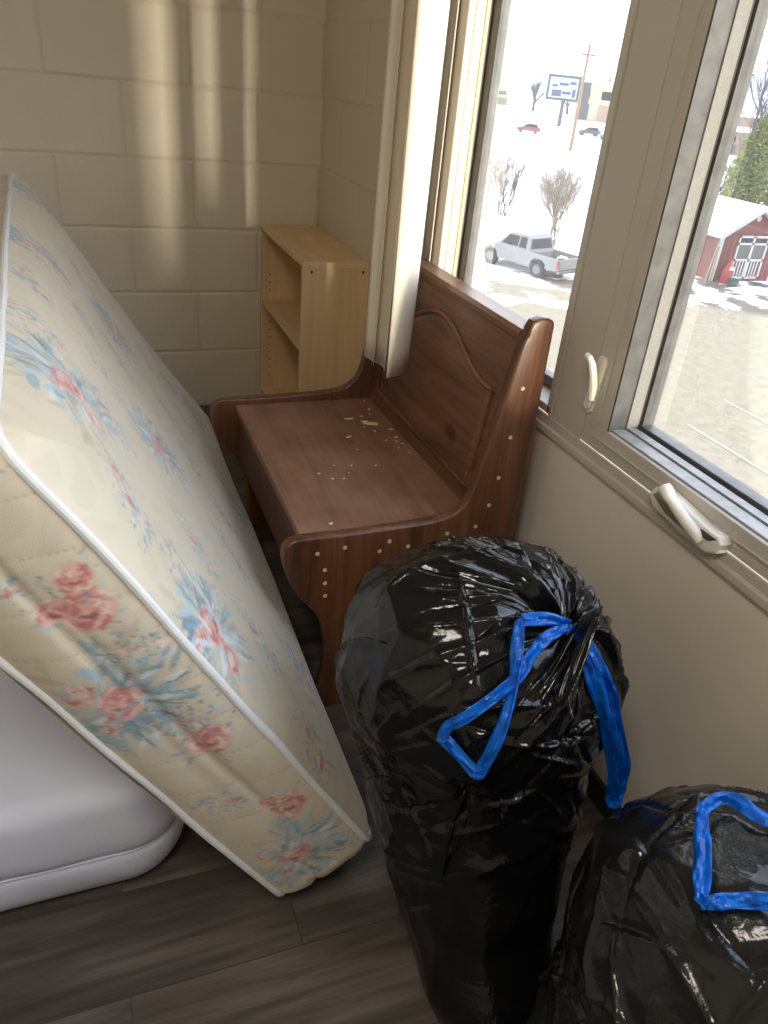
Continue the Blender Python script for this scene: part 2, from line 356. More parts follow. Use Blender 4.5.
# ------------------------------------------------------------------ window 2 (casement with lever and crank)
YE = -3.22
w2 = empty('window_2', (0, -2.7, Z0), kind='structure')
fr = MB()
fr.box(-.004, .10, -2.022, -1.949, Z0+.002, Z1, bev=.002)
fr.box(-.004, .10, YE, -2.022, Z0+.003, .746, bev=.002)
fr.box(-.004, .10, YE, -2.022, 1.99, Z1, bev=.002)
fr.box(-.004, .10, YE-.06, YE, Z0+.002, Z1, bev=.002)
fr.build('window_frame', M['frame'], w2)
window_part('frame_bead', [(-.007, .004, -1.995, -1.989, .745, 1.99), (-.008, .004, YE, -1.99, .720, .724)], M['frame'], w2, .001)
# stepped reveal, from the room side outwards
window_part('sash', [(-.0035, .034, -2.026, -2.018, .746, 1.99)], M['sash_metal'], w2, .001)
window_part('sill_track', [(.004, .034, YE, -2.022, .742, .750), (.036, .056, YE, -2.022, .742, .753)], M['sill_metal'], w2, .001)
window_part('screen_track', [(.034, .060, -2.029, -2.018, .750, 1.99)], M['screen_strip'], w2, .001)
window_part('gasket', [(.060, .066, -2.027, -2.018, .746, 1.99), (.056, .062, YE, -2.022, .742, .749)], M['gasket'], w2, 0)
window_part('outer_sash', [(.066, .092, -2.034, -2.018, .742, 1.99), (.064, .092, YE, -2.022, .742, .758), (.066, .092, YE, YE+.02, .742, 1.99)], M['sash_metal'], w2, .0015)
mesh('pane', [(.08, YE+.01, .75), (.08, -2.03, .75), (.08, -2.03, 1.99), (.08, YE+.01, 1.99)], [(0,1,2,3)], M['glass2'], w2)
# lever latch on the left stile
lt = MB()
lt.prism([(-1.944,.768), (-1.956,.756), (-1.970,.764), (-1.982,.862), (-1.974,.876), (-1.956,.874), (-1.951,.864)], 'x', -.010, -.003, bev=.003)
lt.prism([(-1.947,.772), (-1.956,.764), (-1.966,.772), (-1.969,.808), (-1.950,.808)], 'x', -.016, -.010, bev=.002)
lh = lt.build('latch_plate', M['handle'], w2)
lv = MB().tube([(-.013,-1.966,.79), (-.017,-1.968,.815), (-.024,-1.968,.84), (-.031,-1.966,.862), (-.035,-1.960,.872), (-.036,-1.951,.874)], [.0085,.0085,.0075,.007,.0065,.006], 10)
lv.build('latch_lever', M['handle'], lh, smooth=True)
# crank: boat shaped base with recess, folded crank arm and knob
cr = MB()
prof = [(-2.196,.706), (-2.206,.725), (-2.222,.733), (-2.262,.731), (-2.330,.722), (-2.368,.722), (-2.376,.712), (-2.372,.694), (-2.350,.682), (-2.300,.682), (-2.215,.690)]
cr.prism(prof, 'x', -.028, -.003, bev=.005)
crank = cr.build('crank_base', M['handle'], w2, smooth=True)
MB().prism([(-2.208,.713), (-2.222,.727), (-2.262,.724), (-2.318,.703), (-2.318,.693), (-2.250,.697)], 'x', -.0295, -.027, bev=.001).build('crank_recess', M['grime'], crank)
MB().prism([(-2.330,.716), (-2.366,.717), (-2.352,.706), (-2.334,.704)], 'x', -.0295, -.027, bev=.001).build('crank_slot', M['gasket'], crank)
MB().tube([(-.026,-2.335,.697), (-.030,-2.328,.703), (-.036,-2.305,.714), (-.042,-2.282,.728), (-.046,-2.268,.737)], [.0105,.0108,.0102,.0095,.009], 14).build('crank_arm', M['handle'], crank, smooth=True)
MB().tube([(-.046,-2.270,.736), (-.0465,-2.265,.739), (-.047,-2.254,.746), (-.0475,-2.247,.751), (-.0476,-2.245,.753)], [.008,.011,.012,.0105,.004], 14).build('crank_knob', M['handle'], crank, smooth=True)

# ------------------------------------------------------------------ vertical blind
vb = empty('vertical_blind', (-.1, -1.3, 2.2), 'cream vertical blind with its vanes stacked in front of the bench back', 'blind')
MB().box(-.24, -.14, -3.25, -.95, 2.16, 2.20, bev=.004).build('head_rail', M['frame'], vb)
for by in (-1.0, -3.15): MB().box(-.14, 0, by-.015, by+.015, 2.17, 2.19).build('rail_bracket', M['frame'], vb)
def slat(cx, cy, z0, ang, z1=2.158, width=.089, tw=0.0):
    V = []; F = []; n = 8; nz_ = 24
    for j in range(nz_+1):
        k = j/nz_; z = z0+(z1-z0)*k; a = ang+tw*(1-k)
        for i in range(n+1):
            s = (i/n-.5); q = s*width; b = .009*(1-(2*s)**2)
            x = cx+q*math.cos(a)+b*math.sin(a); y = cy+q*math.sin(a)-b*math.cos(a)
            V.append((x, y, z))
    for j in range(nz_):
        for i in range(n): F.append((j*(n+1)+i, j*(n+1)+i+1, (j+1)*(n+1)+i+1, (j+1)*(n+1)+i))
    o = mesh('vane', V, F, M['slat'], vb, smooth=True)
    md = o.modifiers.new('thick', 'SOLIDIFY'); md.thickness = .0014; md.offset = 0
    return o
slat(-.196, -1.428, .652, math.radians(14), tw=.30)
slat(-.228, -1.372, .654, math.radians(95), width=.080)
slat(-.212, -1.362, .656, math.radians(99))
slat(-.244, -1.345, .658, math.radians(91), width=.07)
slat(-.020, -1.135, .70, math.radians(80), width=.07)

# ------------------------------------------------------------------ bookshelf in the corner
bs = empty('bookshelf', (-.115, -.32, 0), 'small light maple bookcase standing in the corner behind the bench', 'bookshelf')
T = .017; BX0, BX1, BY0, BY1, BH = -.232, -.001, -.643, -.006, .745
bk = MB()
def side_panel(y0, y1, holes_y, screws=None):
    b = MB().box(BX0, BX1, y0, y1, 0, BH-T, bev=.0012)
    for hx in (BX0+.035, BX1-.05):
        for k in range(14):
            z = .14+k*.032
            if abs(z-.455) < .02: continue
            b.cyl((hx, holes_y, z), 'y', .0032, .0012, 8, 1)
    if screws:
        for sx in screws: b.cyl((sx, y0, BH-T-.014), 'y', .005, .0012, 10, 1)
    return b.build('side_panel', [M['shelf'], M['hole']], bs)
side_panel(BY1-T, BY1, BY1-T)
side_panel(BY0, BY0+T, BY0+T, (BX0+.03, BX1-.022))
MB().box(BX0-.001, BX1, BY0-.001, BY1, BH-T, BH, bev=.0015).build('top', M['shelf_x'], bs)
for z in (.455, .07):
    MB().box(BX0+.004, BX1-.006, BY0+T, BY1-T, z-T, z, bev=.001).build('shelf', M['shelf_x'], bs)
MB().box(BX1-.006, BX1, BY0+T, BY1-T, .01, BH-T).build('back_panel', M['shelf'], bs)
MB().box(BX0+.02, BX0+.034, BY0+T, BY1-T, 0, .07-T).build('kick_board', M['shelf_x'], bs)

# ------------------------------------------------------------------ bench (deacon's bench)
bn = empty('bench', (-.30, -1.48, 0), 'dark stained pine bench with scrolled ends and arched back panel under the window', 'bench')
def smooth_profile(pts, n=4):
    out = []
    m = len(pts)
    for i in range(m):
        p0, p1, p2, p3 = [Vector(pts[(i+k-1) % m]) for k in range(4)]
        if (p2-p1).length < .012: out.append(tuple(p1)); continue
        for k in range(n):
            t = k/n
            q = .5*((2*p1)+(p2-p0)*t+(2*p0-5*p1+4*p2-p3)*t*t+(3*p1-p0-3*p2+p3)*t**3); out.append(tuple(q))
    return out
up = [(-.112,.896), (-.120,.868), (-.131,.80), (-.145,.714), (-.160,.632), (-.174,.557), (-.190,.516), (-.224,.490), (-.281,.480), (-.36,.477), (-.453,.474), (-.545,.475), (-.575,.468), (-.589,.446), (-.586,.41), (-.573,.37), (-.550,.328), (-.517,.286), (-.499,.244), (-.490,.19), (-.489,.14), (-.497,.085), (-.512,.045), (-.520,.018), (-.520,.0)]
core = smooth_profile([(-.14,.97)]+up+[(-.60,-.1)], 3)
# keep only the interpolated stretch between first and last profile points
i0 = next(i for i, q in enumerate(core) if (Vector(q)-Vector(up[0])).length < 1e-6)
core = core[i0:]; i1 = next(i for i, q in enumerate(core) if (Vector(q)-Vector(up[-1])).length < 1e-6); core = core[:i1+1]
prof = core+[(-.40,0), (-.385,.05), (-.345,.075), (-.19,.075), (-.15,.05), (-.135,0), (-.050,0), (-.056,.903), (-.060,.912), (-.07,.9165), (-.088,.9175), (-.104,.911)]
def end_panel(y0, y1, ynear, plugs, dx=0, dz=0):
    e = MB().prism([(q[0]+dx*min(1, max(0, (-q[0]-.1)/.3)), q[1]+(dz if q[1] > .2 else 0)) for q in prof], 'y', y0, y1, bev=.006, seg=3).build('end_panel', M['w_panel'], bn, smooth=True)
    for (px, pz) in plugs:
        MB().cyl((px, ynear, pz), 'y', .0046, .0016, 12).build('screw_plug', M['plug'], e)
    return e
plugs = [(-.103,.775), (-.111,.668), (-.122,.574), (-.134,.508), (-.158,.457), (-.225,.448), (-.315,.427), (-.359,.446), (-.380,.424), (-.458,.444), (-.517,.437), (-.499,.394), (-.497,.360), (-.495,.327)]
end_panel(-1.860, -1.832, -1.860, plugs)
end_panel(-1.126, -1.098, -1.098, [], -.024, .008)
SY0, SY1 = -1.832, -1.126
MB().box(-.545, -.148, SY0, SY1, .443, .466, bev=.003).build('seat', M['w_seat'], bn)
MB().box(-.538, -.518, SY0, SY1, .30, .443, bev=.001).build('front_apron', M['w_dark'], bn)
MB().box(-.165, -.148, SY0, SY1, .06, .443).build('rear_apron', M['w_dark'], bn)
# leaning back: boards in the plane from (-.15,.466) to (-.108,.885)
B0, B1 = Vector((-.150, 0, .45)), Vector((-.109, 0, .872))
bd = (B1-B0).normalized(); bnrm = Vector((-bd.z, 0, bd.x))     # pointing to the room
BHt = (B1-B0).length
def bpt(y, h, d): q = B0+bd*h+bnrm*d; return (q.x, y, q.z)
b_ = MB()
for (h0, h1) in ((0, BHt),):
    vs = [bpt(SY0,h0,0), bpt(SY1,h0,0), bpt(SY1,h1,0), bpt(SY0,h1,0), bpt(SY0,h0,-.02), bpt(SY1,h0,-.02), bpt(SY1,h1,-.02), bpt(SY0,h1,-.02)]
    b_.add(vs, [(0,1,2,3), (7,6,5,4), (0,4,5,1), (1,5,6,2), (2,6,7,3), (3,7,4,0)])
back = b_.build('back_panel', M['w_back'], bn)
YM = -1.479
def arch(s):      # outline of the raised panel, half width .27; height above seat
    a = abs(s)
    if a > .268: return .290
    return .290+.078*.5*(1+math.cos(PI*a/.268))
arc = []
for k in range(61):
    s = -.300+.600*k/60; arc.append((YM+s, arch(s)))
outline = arc+[(YM+.300-.006, .060), (YM-.300+.006, .060)]
rp = MB()
n = len(outline); cy, ch = YM, .19
inner = []
for (y, h) in outline:
    v = Vector((y-cy, h-ch)); k = 1-.020/max(v.length, .05); inner.append((cy+v.x*k, ch+v.y*k))
V = [bpt(y,h,.0005) for y, h in outline]+[bpt(y,h,.006) for y, h in inner]
rp.add(V, [(i, (i+1) % n, n+(i+1) % n, n+i) for i in range(n)]+[tuple(range(n, 2*n))])
rpo = rp.build('raised_panel', M['w_back'], back)
mo = MB()
mo.tube([bpt(y,h,.002) for y, h in outline], .0065, 8, closed=True)
mo.build('panel_moulding', M['w_back'], back, smooth=True)
MB().prism([(-.116,.868), (-.117,.880), (-.112,.889), (-.066,.889), (-.060,.882), (-.060,.868)], 'y', SY0, SY1, bev=.001).build('top_rail', M['w_back'], bn)

# paint flakes lying on the seat
flk = [(-.209,-1.311,.020), (-.224,-1.292,.010), (-.258,-1.269,.011), (-.220,-1.258,.007), (-.297,-1.384,.008), (-.174,-1.150,.006), (-.180,-1.211,.006), (-.216,-1.359,.006), (-.432,-1.571,.005), (-.408,-1.601,.006), (-.381,-1.606,.005), (-.342,-1.543,.005), (-.282,-1.554,.004), (-.166,-1.355,.009), (-.384,-1.536,.004), (-.19,-1.245,.004), (-.235,-1.33,.004), (-.172,-1.405,.007), (-.180,-1.43,.005), (-.168,-1.445,.006), (-.19,-1.47,.004), (-.172,-1.50,.004), (-.205,-1.42,.004), (-.47,-1.797,.007), (-.30,-1.46,.003), (-.36,-1.58,.003)]
for i, (x, y, r) in enumerate(flk):
    k = random.randint(5, 7); st = 2.2 if i in (0, 1, 2, 4) else 1.3; a0 = random.random()*PI
    pts = []
    for j in range(k):
        a = 2*PI*j/k; rr = r*random.uniform(.6, 1.1); u, v = rr*math.cos(a)*st*.7, rr*math.sin(a)*.6
        pts.append((x+u*math.cos(a0)-v*math.sin(a0), y+u*math.sin(a0)+v*math.cos(a0)))
    o = MB().prism(pts, 'z', .4661, .4661+.0012).build('paint_flake', M['flake'])
    big = i == 0
    tag(o, 'largest cream paint flake lying on the bench seat' if big else 'small cream paint flake scattered on the dusty bench seat', 'paint flake', 'paint flakes on the bench seat')

# ------------------------------------------------------------------ floral painter
CREAM = np.array(srgb(208,199,179))
PINK = [srgb(210,156,148), srgb(222,178,170), srgb(188,118,118), srgb(230,204,194), srgb(146,84,92)]
BLUE = [srgb(120,158,178), srgb(150,182,200), srgb(92,134,150), srgb(172,196,208), srgb(134,150,170)]
TAUPE = [srgb(168,158,140), srgb(182,172,150)]
class Canvas:
    def __init__(s, w, h, nu, nv, cream):
        s.w, s.h, s.nu, s.nv = w, h, nu, nv
        s.U, s.Vv = np.meshgrid(np.linspace(0, w, nu), np.linspace(0, h, nv))
        s.c = np.ones((nv, nu, 3))*cream
        damask = .5+.5*np.sin(s.U*70+2*np.sin(s.Vv*31))*np.sin(s.Vv*52+2*np.sin(s.U*24))
        s.c *= (1-.045*(damask[..., None] > .55))
    def ell(s, u, v, a, b, ang, col, al=1.0):
        R = max(a, b)*1.3
        i0 = max(int((u-R)/s.w*(s.nu-1)), 0); i1 = min(int((u+R)/s.w*(s.nu-1))+2, s.nu)
        j0 = max(int((v-R)/s.h*(s.nv-1)), 0); j1 = min(int((v+R)/s.h*(s.nv-1))+2, s.nv)
        if i0 >= i1 or j0 >= j1: return
        du = s.U[j0:j1, i0:i1]-u; dv = s.Vv[j0:j1, i0:i1]-v
        c, q = math.cos(ang), math.sin(ang); x = (du*c+dv*q)/a; y = (-du*q+dv*c)/b
        d = np.sqrt(x*x+y*y); k = np.clip((1.12-d)/.24, 0, 1)*al
        s.c[j0:j1, i0:i1] = s.c[j0:j1, i0:i1]*(1-k[..., None])+np.array(col)*k[..., None]
    def leaf_spray(s, u, v, R, n, cols, spread=2*PI, a0=0.0, al=.85):
        for _ in range(n):
            a = a0+RNG.uniform(-.5, .5)*spread; r = R*RNG.uniform(.25, 1.0)
            ll = R*RNG.uniform(.09, .22); ww = ll*RNG.uniform(.18, .36)
            s.ell(u+r*math.cos(a), v+r*math.sin(a), ll, ww, a+RNG.uniform(-.7, .7), cols[RNG.integers(len(cols))], al*RNG.uniform(.6, 1))
    def rose(s, u, v, r):
        s.ell(u, v, r, r*.9, RNG.uniform(0, 3), PINK[0], .9)
        for ring in (.82, .6, .38):
            a0 = RNG.uniform(0, 2*PI); n_ = int(5+4*ring)
            for k in range(n_):
                a = a0+2*PI*k/n_; q = r*ring
                s.ell(u+q*math.cos(a), v+q*math.sin(a), r*.34, r*.15, a+PI/2+.35, PINK[[1, 3, 0, 2][(k+int(ring*10)) % 4]], .9)
                s.ell(u+q*.86*math.cos(a+.2), v+q*.86*math.sin(a+.2), r*.26, r*.05, a+PI/2+.35, PINK[2], .7)
        s.ell(u-r*.22, v+r*.08, r*.34, r*.17, 1.0, PINK[4], .8)
        s.ell(u-r*.10, v+r*.04, r*.22, r*.08, 1.0, PINK[1], .8)
    def bouquet(s, u, v, R, ang):
        dirv = lambda a, r: (u+r*math.cos(ang+a), v+r*math.sin(ang+a))
        s.leaf_spray(u, v, R*1.5, 34, TAUPE, al=.55)
        s.leaf_spray(u, v, R*1.25, 95, BLUE, spread=4.6, a0=ang)
        for k in (.9, 1.2, 1.5, 1.8):        # trailing sprig
            q = dirv(RNG.uniform(-.35, .35), R*k); s.leaf_spray(q[0], q[1], R*.40, 16, BLUE, al=.9)
        for q in range(10):                  # slender stems
            a = RNG.uniform(-1.6, 1.6); s.ell(*dirv(a, R*.8), R*.5, R*.022, ang+a, BLUE[2], .7)
        q = dirv(.15, R*.1); s.rose(q[0], q[1], R*.40)
        q = dirv(PI*.92, R*.58); s.rose(q[0], q[1], R*.25)
        s.ell(q[0], q[1], R*.14, R*.10, ang, srgb(232,226,220), .6)
        q = dirv(-1.5, R*.55); s.rose(q[0], q[1], R*.18)
        s.leaf_spray(u, v, R*1.15, 40, [BLUE[1], BLUE[3], srgb(214,222,226)], al=.9)
    def sprig(s, u, v, R, ang):
        for k in np.linspace(-1, 1, 7):
            q = (u+k*R*math.cos(ang), v+k*R*math.sin(ang)); s.leaf_spray(q[0], q[1], R*.75, 16, BLUE, al=.85)
            if abs(k) < .7: s.ell(q[0]+RNG.uniform(-.2, .2)*R, q[1]+RNG.uniform(-.2, .2)*R, R*.2, R*.13, RNG.uniform(0, 3), PINK[RNG.integers(4)], .85)

def paint_attr(o, cols):
    me = o.data; at = me.color_attributes.new('Paint', 'FLOAT_COLOR', 'POINT')
    a = np.ones((len(me.vertices), 4), dtype=np.float32); a[:, :3] = cols.reshape(-1, 3); at.data.foreach_set('color', a.ravel())

# ------------------------------------------------------------------ leaning floral mattress
O = Vector((-.528, -2.312, .100)); tv = Vector((-.5, 0, .866)); nv = Vector((.866, 0, .5)); yv = Vector((0, 1, 0))
MW, ML, MT, CR = .975, 1.80, .178, .045
def MPT(u, v, d):
    k = v/ML
    q = O+tv*u+yv*v+nv*d
    q.x += -.055*k*(u/MW)+.0*k; q.z += .015*k
    return q
mt = empty('floral_mattress', (-.95, -1.35, 0), 'cream floral mattress with white piping leaning on its long edge over the white one', 'mattress')
def rr_clamp(u, v, W, H, r):
    """squeeze a rectangle point into the rounded rectangle"""
    cu = min(max(u, r), W-r); cv = min(max(v, r), H-r)
    du, dv = u-cu, v-cv; m = max(abs(du), abs(dv)); l = math.hypot(du, dv)
    if l > 1e-9: k = m/l; du *= k; dv *= k
    return cu+du, cv+dv
def panel(name, sign, nu, nvv, cv):
    V = []; 
    for j in range(nvv):
        v = ML*j/(nvv-1)
        for i in range(nu):
            u = MW*i/(nu-1); uu, vv = rr_clamp(u, v, MW, ML, CR)
            e = min(uu, MW-uu, vv, ML-vv)
            qu, qv = max(CR-uu, uu-MW+CR, 0), max(CR-vv, vv-ML+CR, 0)
            if qu > 0 and qv > 0: e = CR-math.hypot(qu, qv)
            dome = (.046 if sign > 0 else .004)*(1-math.exp(-max(e, 0)/.055))
            q = noise.noise((uu*3.1, vv*2.3, 1.7))*.005+noise.noise((uu*9, vv*5, 4.2))*.0022
            q *= min(1, e/.06)
            base = MPT(uu, vv, 0 if sign > 0 else -MT)
            sag = .012*math.sin(PI*uu/MW)
            V.append(base+nv*(sign*(dome+q))-nv*sag)
    F = [(j*nu+i, j*nu+i+1, (j+1)*nu+i+1, (j+1)*nu+i) for j in range(nvv-1) for i in range(nu-1)]
    o = mesh(name, V, F, M['mattress'], mt, smooth=True)
    if cv is not None: paint_attr(o, cv.c)
    return o
nu, nvv = 290, 560
cv = Canvas(MW, ML, nu, nvv, CREAM)
for (u, v, R, a) in [(.55,.07,.085,.6), (.58,.60,.085,.7), (.87,.30,.095,.7), (.63,1.15,.085,.7), (.92,1.00,.08,.7), (.16,.27,.075,.7), (.13,.92,.08,.7), (.20,1.45,.08,.7), (.58,1.66,.08,.7), (.90,1.62,.08,.7), (.36,1.40,.05,.7)]:
    cv.bouquet(u, v, R, a)
for (u, v) in [(.763,.14), (.55,.29), (.36,.49), (.38,.19), (.19,.50), (.78,.40), (.42,.83), (.25,1.02), (.76,.62), (.80,.83), (.45,1.02), (.12,1.20), (.48,1.32), (.93,.47), (.30,.70), (.78,1.28), (.34,1.18), (.06,.62), (.72,1.45), (.42,1.55), (.08,1.60), (.75,1.78), (.30,1.76), (.93,.70), (.24,.06), (.68,.92)]:
    cv.sprig(u, v, .058, .75+RNG.uniform(-.25, .25))
panel('top_panel', 1, nu, nvv, cv)
cv2 = Canvas(MW, ML, 60, 110, CREAM); panel('bottom_panel', -1, 60, 110, cv2)
# border: strip round the rounded outline
def outline_pts(step):
    P = []; W, H, r = MW, ML, CR
    segs = [((r,0),(W-r,0)), ((W,r),(W,H-r)), ((W-r,H),(r,H)), ((0,H-r),(0,r))]
    cs = [((W-r,r),-PI/2), ((W-r,H-r),0), ((r,H-r),PI/2), ((r,r),PI)]
    for (a, b), (c, a0) in zip(segs, cs):
        d = math.dist(a, b); n_ = max(2, int(d/step))
        for k in range(n_): P.append((a[0]+(b[0]-a[0])*k/n_, a[1]+(b[1]-a[1])*k/n_))
        n_ = max(3, int(r*PI/2/step))
        for k in range(n_): q = a0+PI/2*k/n_; P.append((c[0]+r*math.cos(q), c[1]+r*math.sin(q)))
    return P
OP = outline_pts(.0042); nP = len(OP); nT = 44
cum = [0]
for k in range(nP): cum.append(cum[-1]+math.dist(OP[k], OP[(k+1) % nP]))
per = cum[-1]
bc = Canvas(per, MT, nP+1, nT, CREAM*.97)
# near end runs from s=0 (u=CR) ; u = s+CR along it
def near(u): return (u-CR) % per
for (u, d, R, a) in [(.60,.118,.080,-2.4), (.13,.105,.074,-2.2)]: bc.bouquet(near(u), MT-(MT-d) if False else d, R, a)
for (u, d, r) in [(.745,.055,.034), (.79,.040,.022), (.765,.085,.02), (.24,.050,.030), (.265,.065,.018), (.455,.062,.030)]:
    bc.leaf_spray(near(u), d, r*1.7, 16, BLUE, al=.75); bc.rose(near(u), d, r)
for (u, d) in [(.83,.115), (.50,.06), (.66,.045), (.33,.12)]: bc.sprig(near(u), d, .035, 1.0)
for k in range(60):
    bc.bouquet(.95+k*.36, .09, .055, -2.2) if .95+k*.36 < per-.15 else None
    if .95+k*.36+.18 < per-.15: bc.sprig(.95+k*.36+.18, .08, .04, .5)
# zig-zag quilting stitches
for k in range(int(per/.085)):
    s0 = k*.085
    for q in range(22):
        tq = q/21; bc.ell(s0+tq*.10, MT*tq, .0030, .0022, .9, CREAM*.72, .8)
V = []
for j in range(nT):
    d = j/(nT-1)
    for k in range(nP+1):
        p_ = OP[k % nP]; kk = k % nP
        # outward normal
        a = OP[(kk-2) % nP]; b = OP[(kk+2) % nP]; tx, ty = b[0]-a[0], b[1]-a[1]; l = math.hypot(tx, ty); nx, ny = ty/l, -tx/l
        sg = cum[kk]
        bul = .016*(1-(2*d-1)**4)
        cr_ = math.sin(d*PI)*(noise.noise((p_[0]*5, p_[1]*5, d*2.4))*.007)
        # long creases along the border
        for (dc, am, ph) in ((.36, .0085, .0), (.62, .007, 2.0)):
            dl = d-(dc+.10*math.sin(sg*3.1+ph)); cr_ -= am*math.exp(-(dl/.045)**2)*(.5+.5*math.sin(sg*5.3+ph*1.7))
        st = (sg-d*.10) % .085; cr_ -= .0007*math.exp(-(min(st, .085-st)/.006)**2)
        V.append(MPT(p_[0]+nx*(bul+cr_), p_[1]+ny*(bul+cr_), -MT*d))
F = [(j*(nP+1)+k, j*(nP+1)+k+1, (j+1)*(nP+1)+k+1, (j+1)*(nP+1)+k) for j in range(nT-1) for k in range(nP)]
bo = mesh('border', V, F, M['mattress'], mt, smooth=True); paint_attr(bo, bc.c)
OP2 = outline_pts(.012)
for d in (0, -MT):
    pts = [MPT(u, v, d) for u, v in OP2]
    pts = [p_+nv*noise.noise((p_*6))*.004 for p_ in pts]
    MB().tube(pts, .0068, 10, closed=True).build('piping', M['piping'], mt, smooth=True)

# ------------------------------------------------------------------ white mattress on the floor
def soft_box(name, x0, x1, y0, y1, z0, z1, r, mat, label, cat):
    bm = bmesh.new(); bmesh.ops.create_cube(bm, size=1)
    for v in bm.verts: v.co = Vector((x0+(v.co.x+.5)*(x1-x0), y0+(v.co.y+.5)*(y1-y0), z0+(v.co.z+.5)*(z1-z0)))
    vert = [e for e in bm.edges if abs(e.verts[0].co.z-e.verts[1].co.z) > .1]
    bmesh.ops.bevel(bm, geom=vert, offset=.085, segments=8, affect='EDGES', profile=.5)
    hor = [e for e in bm.edges if abs(e.verts[0].co.z-e.verts[1].co.z) < 1e-5 and len([f for f in e.link_faces if abs(f.normal.z) > .9]) == 1]
    bmesh.ops.bevel(bm, geom=hor, offset=r, segments=6, affect='EDGES', profile=.5)
    return bm
root = empty('white_mattress', (-1.7, -1.3, 0), 'white mattress in a fitted sheet lying flat on the floor under the leaning one', 'mattress')
# built as a swept rounded outline with a profile
WX0, WX1, WY0, WY1, WZ = -2.70, -.832, -2.205, -.35, .252
def wo(step, r=.11):
    P = []
    segs = [((WX0+r,WY0),(WX1-r,WY0)), ((WX1,WY0+r),(WX1,WY1-r)), ((WX1-r,WY1),(WX0+r,WY1)), ((WX0,WY1-r),(WX0,WY0+r))]
    cs = [((WX1-r,WY0+r),-PI/2), ((WX1-r,WY1-r),0), ((WX0+r,WY1-r),PI/2), ((WX0+r,WY0+r),PI)]
    for (a, b), (c, a0) in zip(segs, cs):
        d = math.dist(a, b); n_ = int(d/step)
        for k in range(n_): P.append((a[0]+(b[0]-a[0])*k/n_, a[1]+(b[1]-a[1])*k/n_))
        n_ = max(6, int(r*PI/2/step))
        for k in range(n_): q = a0+PI/2*k/n_; P.append((c[0]+r*math.cos(q), c[1]+r*math.sin(q)))
    return P
WP = wo(.012); nW = len(WP)
pf = [(-.07,.0), (-.035,.004), (-.012,.018), (0,.045), (.006,.075), (.004,.100), (-.001,.106), (.004,.112), (.008,.14), (.007,.18), (.003,.222), (-.005,.238), (-.020,.248), (-.045,.252), (-.09,.253), (-.16,.254), (-.30,.255), (-.55,.256)]
# densify profile
pd = []
for a, b in zip(pf[:-1], pf[1:]):
    m_ = max(1, int(math.dist(a, b)/.012))
    for k in range(m_): pd.append((a[0]+(b[0]-a[0])*k/m_, a[1]+(b[1]-a[1])*k/m_))
pd.append(pf[-1])
V = []
ccx, ccy = (WX0+WX1)/2, (WY0+WY1)/2
for (o_, z) in pd:
    for k in range(nW):
        p_ = WP[k]; a = WP[(k-2) % nW]; b = WP[(k+2) % nW]; tx, ty = b[0]-a[0], b[1]-a[1]; l = math.hypot(tx, ty); nx, ny = ty/l, -tx/l
        if o_ >= -.10: x, y = p_[0]+nx*o_, p_[1]+ny*o_
        else:
            k_ = (-.10-o_)/.45; x0, y0 = p_[0]-nx*.10, p_[1]-ny*.10
            x, y = x0+(ccx-x0)*k_, y0+(ccy-y0)*k_
        w_ = noise.noise((x*3, y*3, z*9))*.006+noise.noise((x*9+z*14, y*9, z*6))*.004*(z > .02)
        # sheet tension folds near the corner, below the seam
        V.append((x+nx*w_, y+ny*w_, max(.0, z+(noise.noise((x*2.6, y*2.6, 3.3))*.006+noise.noise((x*7, y*5, 6.3))*.003 if z > .2 else 0))))
F = [(j*nW+k, j*nW+(k+1) % nW, (j+1)*nW+(k+1) % nW, (j+1)*nW+k) for j in range(len(pd)-1) for k in range(nW)]
cidx = len(V); V.append((ccx, ccy, .254)); b0 = (len(pd)-1)*nW
F += [(b0+k, b0+(k+1) % nW, cidx) for k in range(nW)]
F.append(tuple(range(nW)))
mesh('fitted_sheet', V, F, M['sheet'], root, smooth=True)
MB().tube([(WP[k][0]*1.0, WP[k][1], 0.108+noise.noise((WP[k][0]*3, WP[k][1]*3, 0))*.006) for k in range(nW)], .0035, 6, closed=True).build('sheet_seam', M['sheet'], root, smooth=True)

